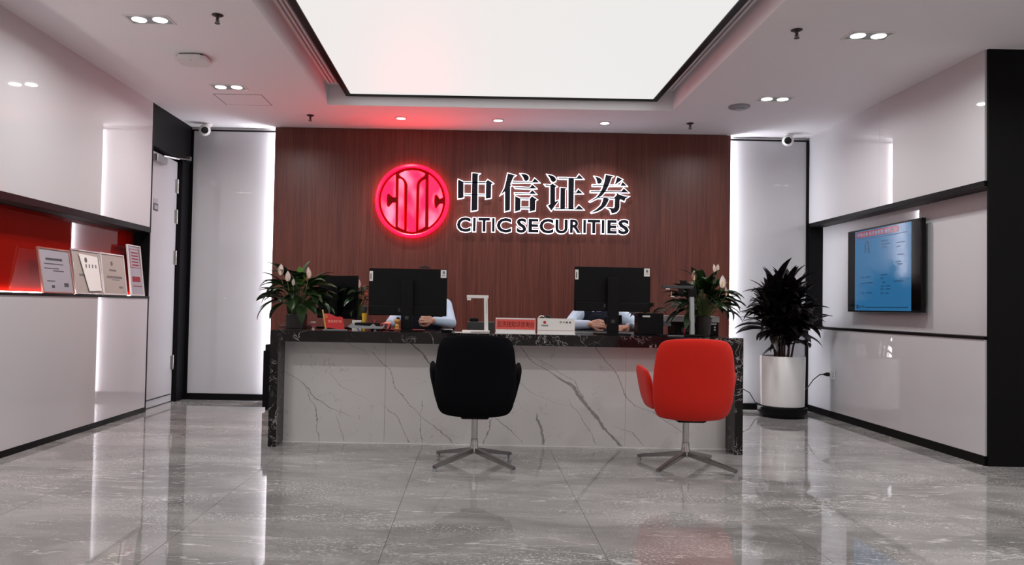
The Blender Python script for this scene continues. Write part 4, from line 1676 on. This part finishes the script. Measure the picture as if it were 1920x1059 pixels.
# desk telephone
ph = thing('desk_telephone', 'black desk telephone with cord left of the left monitor', 'telephone', (-0.73, 6.1, DT))
t = new()
for p_ in ([(6.03, 0.0), (6.03, 0.012), (6.16, 0.05), (6.18, 0.0)],):
    a = [t.verts.new((-0.80, y, DT + z)) for y, z in p_]
    b = [t.verts.new((-0.66, y, DT + z)) for y, z in p_]
    t.faces.new(a)
    t.faces.new(b)
    for i in range(4):
        t.faces.new((a[i], a[(i + 1) % 4], b[(i + 1) % 4], b[i]))
obj('body', t, 'black_plastic', ph, world=True)
t = new()
tube(t, [(-0.785, 6.05, DT + 0.034), (-0.785, 6.10, DT + 0.058), (-0.785, 6.17, DT + 0.064)], 0.016, 10)
hs = obj('handset', t, 'black_plastic', ph, world=True, smooth=True)
t = new()
tube(t, [(-0.785, 6.045, DT + 0.03), (-0.76, 6.02, DT + 0.008), (-0.72, 6.0, DT + 0.005), (-0.68, 5.98, DT + 0.005), (-0.66, 6.02, DT + 0.008)], 0.0035, 7)
obj('coiled_cord', t, 'cord', hs, world=True)
t = new()
for i in range(3):
    for j in range(4):
        box(t, -0.755 + i * 0.028, -0.737 + i * 0.028, 6.05 + j * 0.022, 6.064 + j * 0.022, DT + 0.014 + j * 0.0066, DT + 0.024 + j * 0.0066)
obj('keypad', t, 'dark_grey', ph, world=True)

# little wooden figurine
fg = thing('wooden_figurine', 'small pale wooden figurine left of the left monitor stand', 'figurine', (-0.578, 5.85, DT))
t = new()
lathe(t, (0, 0, 0), [(0.024, 0.0), (0.024, 0.008), (0.02, 0.01)], 18)
obj('base', t, 'brown_red', fg, smooth=True)
t = new()
lathe(t, (0, 0, 0), [(0.012, 0.01), (0.018, 0.018), (0.014, 0.03), (0.017, 0.042), (0.01, 0.056), (0.007, 0.06)], 18)
obj('body', t, 'wood_toy', fg, smooth=True)
t = new()
ball(t, (0, 0, 0.078), 0.022, 2)
hd = obj('head', t, 'wood_toy', fg, smooth=True)
t = new()
ball(t, (0.006, -0.002, 0.098), 0.014, 2, (1, 1, 0.6))
obj('cap', t, 'hair', hd, smooth=True)

# coaster-like black scanner right of left monitor
ms = thing('card_reader', 'black rounded card reader right of the left monitor', 'card reader', (-0.20, 5.83, DT))
t = new()
lathe(t, (-0.20, 5.83, DT), [(0.04, 0.0), (0.045, 0.02), (0.034, 0.04), (0.012, 0.046)], 24)
obj('body', t, 'black_plastic', ms, world=True, smooth=True)
t = new()
lathe(t, (-0.20, 5.83, DT), [(0.0462, 0.018), (0.0466, 0.023), (0.043, 0.026)], 24)
obj('rim', t, 'steel', ms, world=True, smooth=True)
pp = obj('paper_slip', box(new(), -0.14, -0.02, 5.8, 5.9, DT, DT + 0.003), 'paper', origin=(-0.08, 5.85, DT))
tag(pp, 'white paper slips left of the white document camera', 'paper')

# white document camera
dc = thing('document_camera', 'white document camera with a bent arm near the desk middle', 'document camera', (0.03, 5.95, DT))
t = new()
box(t, -0.085, 0.125, 5.88, 6.04, DT, DT + 0.014, 0.004)
obj('base_plate', t, 'white_plastic', dc, world=True)
t = new()
beam(t, (0.1, 5.97, DT + 0.014), (0.092, 5.97, DT + 0.268), 0.046, 0.03, 0.04, 0.028)
for k in range(1):
    pass
pm_ = obj('post', t, 'white_plastic', dc, world=True)
t = new()
beam(t, (0.101, 5.9545, DT + 0.06), (0.0945, 5.9545, DT + 0.24), 0.012, 0.003)
obj('post_groove', t, 'grey_plastic', pm_, world=True)
t = new()
box(t, -0.055, 0.113, 5.952, 5.988, DT + 0.262, DT + 0.285, 0.004)
ar = obj('arm', t, 'white_plastic', dc, world=True)
t = new()
box(t, -0.053, -0.022, 5.954, 5.986, DT + 0.245, DT + 0.263, 0.003)
obj('lens_head', t, 'white_plastic', ar, world=True)

# grey box behind the document camera
gb = thing('grey_device', 'dark grey flat device behind the white document camera', 'device', (0.06, 6.3, DT))
t = new()
box(t, -0.05, 0.17, 6.22, 6.38, DT, DT + 0.075, 0.006)
obj('body', t, 'dark_grey', gb, world=True)
t = new()
box(t, -0.03, 0.04, 6.25, 6.34, DT + 0.075, DT + 0.105, 0.012, 3)
obj('pad', t, 'black_plastic', gb, world=True)

# red sign and white card
rs = thing('red_desk_sign', 'red desk name plate with dark red writing on a clear stand', 'sign', (0.31, 5.72, DT))
t = new()
box(t, 0.165, 0.459, 5.725, 5.732, DT + 0.005, DT + 0.118)
obj('acrylic_plate', t, 'white_plastic', rs, world=True)
t = new()
box(t, 0.169, 0.455, 5.7235, 5.725, DT + 0.034, DT + 0.108)
rp_ = obj('red_card', t, 'sign_red', rs, world=True)
t = text_bm('反洗钱知识咨询台', 0.178, 0.45, DT + 0.05, DT + 0.094, 5.7235, 0.0008, 0.008)
obj('card_lettering', t, 'sign_ink_red', rp_, world=True)
t = new()
box(t, 0.162, 0.462, 5.695, 5.76, DT, DT + 0.006, 0.001)
box(t, 0.165, 0.459, 5.717, 5.725, DT + 0.006, DT + 0.02)
obj('foot', t, 'white_plastic', rs, world=True)

wc = thing('white_desk_sign', 'white desk name plate with a red dot beside the red one', 'sign', (0.613, 5.72, DT))
t = new()
box(t, 0.475, 0.751, 5.725, 5.732, DT + 0.005, DT + 0.12)
pl2 = obj('plate', t, 'paper', wc, world=True)
t = new()
cyl(t, (0.528, 5.725, DT + 0.09), 0.011, 0.0, -0.0012, 20, 'Y')
obj('red_dot', t, 'dot_red', pl2, world=True)
t = text_bm('中信证券', 0.503, 0.555, DT + 0.06, DT + 0.073, 5.725, 0.0008, 0.01)
obj('plate_lettering', t, 'ink', pl2, world=True)
t = text_bm('客 户 服 务', 0.638, 0.725, DT + 0.084, DT + 0.099, 5.725, 0.0008, 0.02)
obj('plate_lettering', t, 'ink', pl2, world=True)
t = new()
box(t, 0.48, 0.748, 5.7238, 5.725, DT + 0.03, DT + 0.0325)
obj('plate_rule', t, 'ink_red', pl2, world=True)
t = new()
box(t, 0.472, 0.754, 5.695, 5.76, DT, DT + 0.006, 0.001)
box(t, 0.475, 0.751, 5.715, 5.724, DT + 0.006, DT + 0.024)
obj('foot', t, 'white_plastic', wc, world=True)

# coil of cable behind the card
cc = thing('cable_coil', 'coil of white and black cable behind the white name plate', 'cable', (0.57, 6.0, DT))
t = new()
box(t, 0.50, 0.68, 5.95, 6.06, DT, DT + 0.085, 0.006)
obj('box_body', t, 'dark_grey', cc, world=True)
t = new()
tube(t, [(0.53 + 0.028 * math.cos(a), 6.0 + 0.01 * math.sin(2 * a), DT + 0.11 + 0.024 * math.sin(a)) for a in [k * PI / 8 for k in range(17)]], 0.005, 7)
obj('white_cable', t, 'paper', cc, world=True, smooth=True)
t = new()
tube(t, [(0.575 + 0.03 * math.cos(a), 6.01, DT + 0.11 + 0.022 * math.sin(a)) for a in [k * PI / 8 for k in range(17)]], 0.008, 7)
obj('black_cable', t, 'cord', cc, world=True, smooth=True)

# keyboard under the right monitor
kb = thing('keyboard', 'grey keyboard below the right monitor', 'keyboard', (1.03, 6.2, DT))
t = new()
box(t, 0.80, 1.27, 6.11, 6.25, DT, DT + 0.014, 0.003)
obj('body', t, 'grey_plastic', kb, world=True)
t = new()
for i in range(15):
    for j in range(4):
        box(t, 0.815 + i * 0.0295, 0.84 + i * 0.0295, 6.12 + j * 0.031, 6.145 + j * 0.031, DT + 0.014, DT + 0.019)
obj('keys', t, 'dark_grey', kb, world=True)['kind'] = 'stuff'

# black tower box right of the right monitor
bb = thing('black_device_box', 'black upright device with a white label right of the right monitor', 'device', (1.40, 6.12, DT))
t = new()
box(t, 1.29, 1.49, 6.06, 6.2, DT, DT + 0.17, 0.006)
obj('body', t, 'black_plastic', bb, world=True)
t = new()
box(t, 1.325, 1.385, 6.0588, 6.06, DT + 0.138, DT + 0.152)
obj('label_strip', t, 'paper', bb, world=True)

t = new()
box(t, 1.40, 1.59, 5.76, 5.9, DT, DT + 0.012, 0.003)
kt = thing('signature_pad', 'flat black signature pad with a light edge at the right of the desk', 'device', (1.51, 5.83, DT))
obj('body', t, 'black_plastic', kt, world=True)
t = new()
box(t, 1.42, 1.57, 5.785, 5.885, DT + 0.012, DT + 0.014)
obj('screen', t, 'black_gloss', kt, world=True)
t = new()
box(t, 1.45, 1.57, 5.7585, 5.76, DT + 0.004, DT + 0.009)
obj('edge_light', t, 'grey_plastic', kt, world=True)
t = new()
tube(t, [(1.632, 5.985, DT + 0.0), (1.638, 5.985, DT + 0.06)], 0.0055, 8)
rp2 = obj('red_pen', t, 'dot_red', origin=(1.632, 5.985, DT), smooth=True)
tag(rp2, 'red pen standing left of the grey document scanner post', 'pen')

# grey document scanner
ds = thing('document_scanner', 'grey post document scanner with a dark overhead arm by the right lily', 'document camera', (1.66, 5.86, DT))
t = new()
box(t, 1.60, 1.74, 5.80, 5.96, DT, DT + 0.016, 0.004)
obj('base_plate', t, 'black_plastic', ds, world=True)
t = new()
beam(t, (1.664, 5.88, DT + 0.016), (1.658, 5.88, DT + 0.32), 0.036, 0.03)
obj('post', t, 'silver_grey', ds, world=True)
t = new()
box(t, 1.632, 1.69, 5.858, 5.902, DT + 0.30, DT + 0.362, 0.005)
obj('joint', t, 'black_plastic', ds, world=True)
t = new()
box(t, 1.435, 1.67, 5.864, 5.896, DT + 0.362, DT + 0.385, 0.004)
ar = obj('arm', t, 'dark_grey', ds, world=True)
t = new()
box(t, 1.458, 1.49, 5.866, 5.894, DT + 0.355, DT + 0.363)
obj('lamp_window', t, 'paper', ar, world=True)
t = new()
box(t, 1.56, 1.595, 5.866, 5.894, DT + 0.318, DT + 0.362, 0.004)
obj('lens_head', t, 'black_plastic', ar, world=True)
t = new()
prism(t, [(1.575, DT + 0.385), (1.57, DT + 0.42), (1.61, DT + 0.425), (1.62, DT + 0.405), (1.67, DT + 0.39), (1.68, DT + 0.37)], 5.866, 5.894)
obj('arm_knuckle', t, 'black_plastic', ar, world=True)

# printer
pr = thing('printer', 'black printer with a white scanner lid at the right end of the desk', 'printer', (1.80, 6.32, DT))
t = new()
box(t, 1.62, 1.962, 6.18, 6.44, DT, DT + 0.105, 0.006)
obj('body', t, 'black_plastic', pr, world=True)
t = new()
box(t, 1.52, 1.965, 6.17, 6.45, DT + 0.105, DT + 0.152, 0.006)
obj('scanner_lid', t, 'white_plastic', pr, world=True)
t = new()
box(t, 1.89, 1.945, 6.1785, 6.18, DT + 0.085, DT + 0.097)
obj('brand_plate', t, 'paper', pr, world=True)
for z in (0.045, 0.066):
    t = new()
    cyl(t, (1.93, 6.18, DT + z), 0.008, 0.0, -0.004, 14, 'Y')
    obj('button', t, 'paper', pr, world=True)
t = new()
box(t, 1.66, 1.86, 6.165, 6.18, DT + 0.02, DT + 0.06, 0.003)
obj('paper_slot', t, 'dark_grey', pr, world=True)
t = new()
box(t, 1.52, 1.58, 6.172, 6.44, DT + 0.07, DT + 0.105)
obj('side_tray', t, 'grey_plastic', pr, world=True)


# ================================================================== CLERKS
def blob(chains, voxel, smooth_it=6):
    """chains of (point, radius) are swept with spheres and fused into one closed surface"""
    bm = new()
    for ch in chains:
        if len(ch) == 1:
            p, r = ch[0][:2]
            sc = ch[0][2] if len(ch[0]) > 2 else (1, 1, 1)
            ball(bm, p, r, 3, sc)
            continue
        for (p, ra), (q, rb) in zip(ch, ch[1:]):
            p, q = Vector(p), Vector(q)
            n = max(2, int((q - p).length / (min(ra, rb) * 0.45)) + 1)
            for i in range(n + 1):
                k = i / n
                ball(bm, p.lerp(q, k), ra + (rb - ra) * k, 2)
    me = bpy.data.meshes.new('blob')
    bm.to_mesh(me)
    bm.free()
    o = bpy.data.objects.new('blob', me)
    COL.objects.link(o)
    md = o.modifiers.new('r', 'REMESH')
    md.mode = 'VOXEL'
    md.voxel_size = voxel
    ms_ = o.modifiers.new('s', 'SMOOTH')
    ms_.iterations = smooth_it
    ms_.factor = 0.5
    dg = bpy.context.evaluated_depsgraph_get()
    dg.update()
    out = bpy.data.meshes.new_from_object(o.evaluated_get(dg))
    bpy.data.objects.remove(o)
    for f in out.polygons:
        f.use_smooth = True
    return out


def link_mesh(name, me, mt, parent):
    me.materials.clear()
    me.materials.append(M[mt])
    o = bpy.data.objects.new(name, me)
    COL.objects.link(o)
    o.parent = parent
    return o


def hand_chains(wrist, direction, up, side, curl=0.5, s=1.0):
    """palm, five bent fingers; side = +1/-1 which side the thumb leaves"""
    d, n = Vector(direction).normalized(), Vector(up).normalized()
    b = d.cross(n).normalized() * side
    n = b.cross(d).normalized() * side if False else n
    W = Vector(wrist)
    ch = []
    palm = 0.085 * s
    for k, (o, ln) in enumerate(((0.030, 0.072), (0.010, 0.080), (-0.011, 0.074), (-0.030, 0.058))):
        root = W + d * 0.02 * s + b * o * 0.6 * s
        kn = W + d * palm * (1 - 0.06 * abs(k - 1)) + b * o * s
        ch.append([(root, 0.015 * s), (kn, 0.0125 * s)])
        p = kn
        a = curl * 0.55
        for seg, fr in ((0.45, 0.0095), (0.31, 0.0088), (0.24, 0.008)):
            q = p + (d * math.cos(a) - n * math.sin(a)) * ln * seg * s
            ch.append([(p, 0.0102 * s if seg > 0.4 else fr * s + 0.0006), (q, fr * s)])
            p = q
            a += curl * 0.6
    t0 = W + d * 0.025 * s + b * 0.02 * s
    t1 = W + d * 0.055 * s + b * 0.047 * s - n * 0.012 * s
    t2 = W + d * 0.085 * s + b * 0.052 * s - n * 0.026 * s
    t3 = W + d * 0.108 * s + b * 0.044 * s - n * 0.034 * s
    ch += [[(t0, 0.015 * s), (t1, 0.0125 * s)], [(t1, 0.0118 * s), (t2, 0.0105 * s)], [(t2, 0.0102 * s), (t3, 0.0088 * s)]]
    return ch


def clerk(label, x0, head_z, arms, look=(0, -1, 0)):
    """arms: for each side (shoulder, elbow, wrist, hand dir, hand up, thumb side, curl)"""
    c = thing('person', label, 'person', (x0, 6.9, 0))
    V = lambda x, y, z: Vector((x, y - 6.9, z))
    dz = head_z - 1.27
    hc = V(0, 6.78, head_z)
    body = [
        [(V(0, 6.92, 0.60), 0.13), (V(0, 6.90, 0.72), 0.125), (V(0, 6.87, 0.88 + dz), 0.13), (V(0, 6.86, 0.98 + dz), 0.125)],
        [(V(-0.10, 6.92, 0.60), 0.105), (V(0.10, 6.92, 0.60), 0.105)],
        [(V(-0.08, 6.87, 0.93 + dz), 0.105), (V(0.08, 6.87, 0.93 + dz), 0.105)],
        [(V(-0.165, 6.86, 1.035 + dz), 0.055), (V(0, 6.85, 1.06 + dz), 0.06), (V(0.165, 6.86, 1.035 + dz), 0.055)],
        [(V(0, 6.85, 1.05 + dz), 0.058), (V(0, 6.80, head_z - 0.07), 0.052)],
        [(hc + Vector((0, 0.012, 0.03)), 0.088, (0.86, 1.05, 1.05))],
        [(hc + Vector((0, -0.015, -0.035)), 0.072, (0.86, 0.95, 1.1))],
        [(hc + Vector((0, -0.03, -0.085)), 0.036, (1.0, 0.9, 0.8))],
        [(hc + Vector((0, -0.086, 0.022)), 0.010), (hc + Vector((0, -0.104, -0.016)), 0.0125)],
        [(hc + Vector((-0.012, -0.094, -0.018)), 0.0085), (hc + Vector((0.012, -0.094, -0.018)), 0.0085)],
        [(hc + Vector((-0.04, -0.076, 0.033)), 0.011), (hc + Vector((-0.014, -0.085, 0.031)), 0.010)],
        [(hc + Vector((0.04, -0.076, 0.033)), 0.011), (hc + Vector((0.014, -0.085, 0.031)), 0.010)],
        [(hc + Vector((-0.018, -0.083, -0.051)), 0.009), (hc + Vector((0.018, -0.083, -0.051)), 0.009)],
    ]
    for s in (-1, 1):
        body.append([(hc + Vector((s * 0.08, 0.012, -0.02)), 0.009), (hc + Vector((s * 0.088, 0.02, 0.012)), 0.013), (hc + Vector((s * 0.083, 0.022, 0.028)), 0.010)])
        body.append([(V(s * 0.09, 6.92, 0.60), 0.085), (V(s * 0.115, 6.50, 0.57), 0.062), (V(s * 0.115, 6.47, 0.50), 0.055), (V(s * 0.12, 6.53, 0.10), 0.04)])
        body.append([(V(s * 0.12, 6.55, 0.045), 0.042), (V(s * 0.125, 6.42, 0.035), 0.034)])
    sleeves = []
    for sh, el, wr, hd_, hu, ts, curl in arms:
        sh, el, wr = [Vector((p[0] - x0, p[1] - 6.9, p[2])) for p in (sh, el, wr)]
        body.append([(sh, 0.05), (el, 0.037), (wr, 0.027)])
        body += hand_chains(wr, hd_, hu, ts, curl)
        cuff = el.lerp(wr, 0.93)
        sleeves.append([(sh, 0.066), (sh.lerp(el, 0.5), 0.056), (el, 0.047), (el.lerp(wr, 0.5), 0.042), (cuff, 0.036)])
    link_mesh('body', blob(body, 0.0042, 5), 'skin', c)
    # shirt: torso, collar and both sleeves
    torso = [
        [(V(0, 6.92, 0.62), 0.142), (V(0, 6.90, 0.72), 0.137), (V(0, 6.87, 0.88 + dz), 0.142), (V(0, 6.86, 0.97 + dz), 0.137)],
        [(V(-0.08, 6.87, 0.93 + dz), 0.117), (V(0.08, 6.87, 0.93 + dz), 0.117)],
        [(V(-0.165, 6.86, 1.032 + dz), 0.068), (V(0, 6.855, 1.05 + dz), 0.072), (V(0.165, 6.86, 1.032 + dz), 0.068)],
    ]
    link_mesh('shirt', blob(torso + sleeves + [[(V(0, 6.845, 1.08 + dz), 0.066), (V(0, 6.835, 1.11 + dz), 0.062)]], 0.006, 4), 'shirt', c)
    vest = [
        [(V(0, 6.92, 0.62), 0.152), (V(0, 6.90, 0.72), 0.147), (V(0, 6.87, 0.88 + dz), 0.155), (V(0, 6.862, 0.96 + dz), 0.152)],
        [(V(-0.07, 6.87, 0.92 + dz), 0.125), (V(0.07, 6.87, 0.92 + dz), 0.125)],
        [(V(-0.105, 6.86, 1.035 + dz), 0.082), (V(-0.085, 6.865, 0.95 + dz), 0.125)],
        [(V(0.105, 6.86, 1.035 + dz), 0.082), (V(0.085, 6.865, 0.95 + dz), 0.125)],
    ]
    link_mesh('vest', blob(vest, 0.007, 4), 'vest', c)
    leg = [[(V(-0.09, 6.93, 0.60), 0.12), (V(0.09, 6.93, 0.60), 0.12)]]
    for s in (-1, 1):
        leg.append([(V(s * 0.09, 6.92, 0.60), 0.1), (V(s * 0.115, 6.50, 0.57), 0.075), (V(s * 0.115, 6.47, 0.50), 0.068), (V(s * 0.12, 6.53, 0.11), 0.056)])
    link_mesh('trousers', blob(leg, 0.009, 3), 'trousers', c)
    for s in (-1, 1):
        t = new()
        ball(t, V(s * 0.125, 6.49, 0.045), 0.05, 3, (0.95, 2.3, 0.85))
        for v_ in t.verts:
            v_.co.z = max(v_.co.z, 0.002)
        obj('shoe', t, 'hair', c, smooth=True)
    # hair cap, eyes, brows, lips
    hair = blob([[(hc + Vector((0, 0.026, 0.045)), 0.093, (0.9, 1.02, 1.0))], [(hc + Vector((-0.05, -0.045, 0.075)), 0.034), (hc + Vector((0.05, -0.045, 0.075)), 0.034)],
                 [(hc + Vector((0, 0.07, -0.01)), 0.055, (1.2, 0.8, 1.1))]], 0.005, 4)
    link_mesh('hair', hair, 'hair', c)
    for s in (-1, 1):
        t = new()
        ball(t, hc + Vector((s * 0.029, -0.073, 0.016)), 0.0125, 2)
        e = obj('eye', t, 'eye_white', c, smooth=True)
        t = new()
        ball(t, hc + Vector((s * 0.029, -0.081, 0.014)), 0.0062, 2)
        obj('iris', t, 'hair', e, smooth=True)
        t = new()
        tube(t, [hc + Vector((s * 0.014, -0.094, 0.042)), hc + Vector((s * 0.03, -0.089, 0.047)), hc + Vector((s * 0.045, -0.079, 0.041))], 0.003, 6)
        obj('eyebrow', t, 'hair', c, smooth=True)
    t = new()
    tube(t, [hc + Vector((-0.02, -0.088, -0.05)), hc + Vector((0, -0.0945, -0.048)), hc + Vector((0.02, -0.088, -0.05))], 0.0042, 8)
    obj('mouth', t, 'lip', c, smooth=True)
    return c


xl = -0.44
clerk('seated clerk in pale blue shirt and dark vest behind the left monitor', xl, 1.264, [
    ((xl - 0.185, 6.85, 1.03), (xl - 0.25, 6.62, 0.915), (-0.70, 6.43, 0.895), (-0.35, -0.9, -0.15), (0, 0, 1), 1, 0.55),
    ((xl + 0.185, 6.85, 1.05), (-0.19, 6.56, 0.905), (-0.33, 6.34, 0.925), (-0.9, -0.35, 0.15), (0, -0.9, 0.4), -1, 1.0)])
xr = 1.12
clerk('seated clerk in pale blue shirt and navy vest holding a black phone at right', xr, 1.215, [
    ((xr - 0.20, 6.83, 0.98), (0.81, 6.58, 0.905), (0.955, 6.33, 0.918), (0.95, -0.2, 0.10), (0, -0.9, 0.45), 1, 0.7),
    ((xr + 0.20, 6.83, 0.98), (1.41, 6.56, 0.905), (1.275, 6.36, 0.90), (-0.75, -0.65, 0.0), (0, -0.3, 0.95), -1, 0.6)])

ph2 = thing('mobile_phone', 'black mobile phone held in the right clerk hand', 'phone', (1.10, 6.29, 0.93))
t = new()
box(t, -0.07, 0.07, -0.004, 0.004, -0.035, 0.035, 0.003)
xform(t, Matrix.Translation((0.04, 0.01, 0.03)) @ Matrix.Rotation(0.35, 4, 'X') @ Matrix.Rotation(-0.1, 4, 'Y'))
obj('case', t, 'black_gloss', ph2)
t = new()
box(t, -0.066, 0.066, 0.004, 0.0046, -0.031, 0.031)
xform(t, Matrix.Translation((0.04, 0.01, 0.03)) @ Matrix.Rotation(0.35, 4, 'X') @ Matrix.Rotation(-0.1, 4, 'Y'))
obj('screen', t, 'black_gloss', ph2)


def office_chair(x, label):
    c = thing('office_chair', label, 'chair', (x, 7.0, 0), group='clerk chairs behind the desk')

    def seat(u, v):
        uu, vv = sq(u, v, 5)
        return Vector((uu * 0.24, -0.05 + vv * 0.24, 0.43)), Vector((0, 0, 1))
    obj('seat', pillow(seat, 14, 14, 0.045, 6), 'black_fabric', c, smooth=True)

    def back(u, v):
        uu, vv = sq(u, v, 4)
        return Vector((uu * (0.25 - 0.03 * vv), 0.17 - 0.06 * uu * uu + 0.04 * vv, 0.80 + vv * 0.26)), Vector((0, 1, 0))
    obj('backrest', pillow(back, 14, 14, 0.03, 5), 'black_fabric', c, smooth=True)
    t = new()
    beam(t, (0, 0.1, 0.4), (0, 0.21, 0.66), 0.06, 0.018)
    obj('back_support', t, 'black_plastic', c)
    t = new()
    lathe(t, (0, 0, 0), [(0.035, 0.06), (0.03, 0.18), (0.022, 0.18), (0.022, 0.4)], 16)
    obj('gas_column', t, 'black_plastic', c, smooth=True)
    for k in range(5):
        a = k * 2 * PI / 5 + 0.3
        t = new()
        beam(t, (0.02 * math.cos(a), 0.02 * math.sin(a), 0.085), (0.28 * math.cos(a), 0.28 * math.sin(a), 0.062), 0.04, 0.03, 0.028, 0.02)
        lg_ = obj('leg', t, 'black_plastic', c)
        t = new()
        lathe(t, (0.27 * math.cos(a), 0.27 * math.sin(a), 0.027), [(0.026, -0.016), (0.027, 0.016)], 14, 'X')
        obj('caster', t, 'black_plastic', lg_)
    return c


office_chair(xl + 0.02, 'black office chair under the left clerk')
office_chair(xr, 'black office chair under the right clerk')
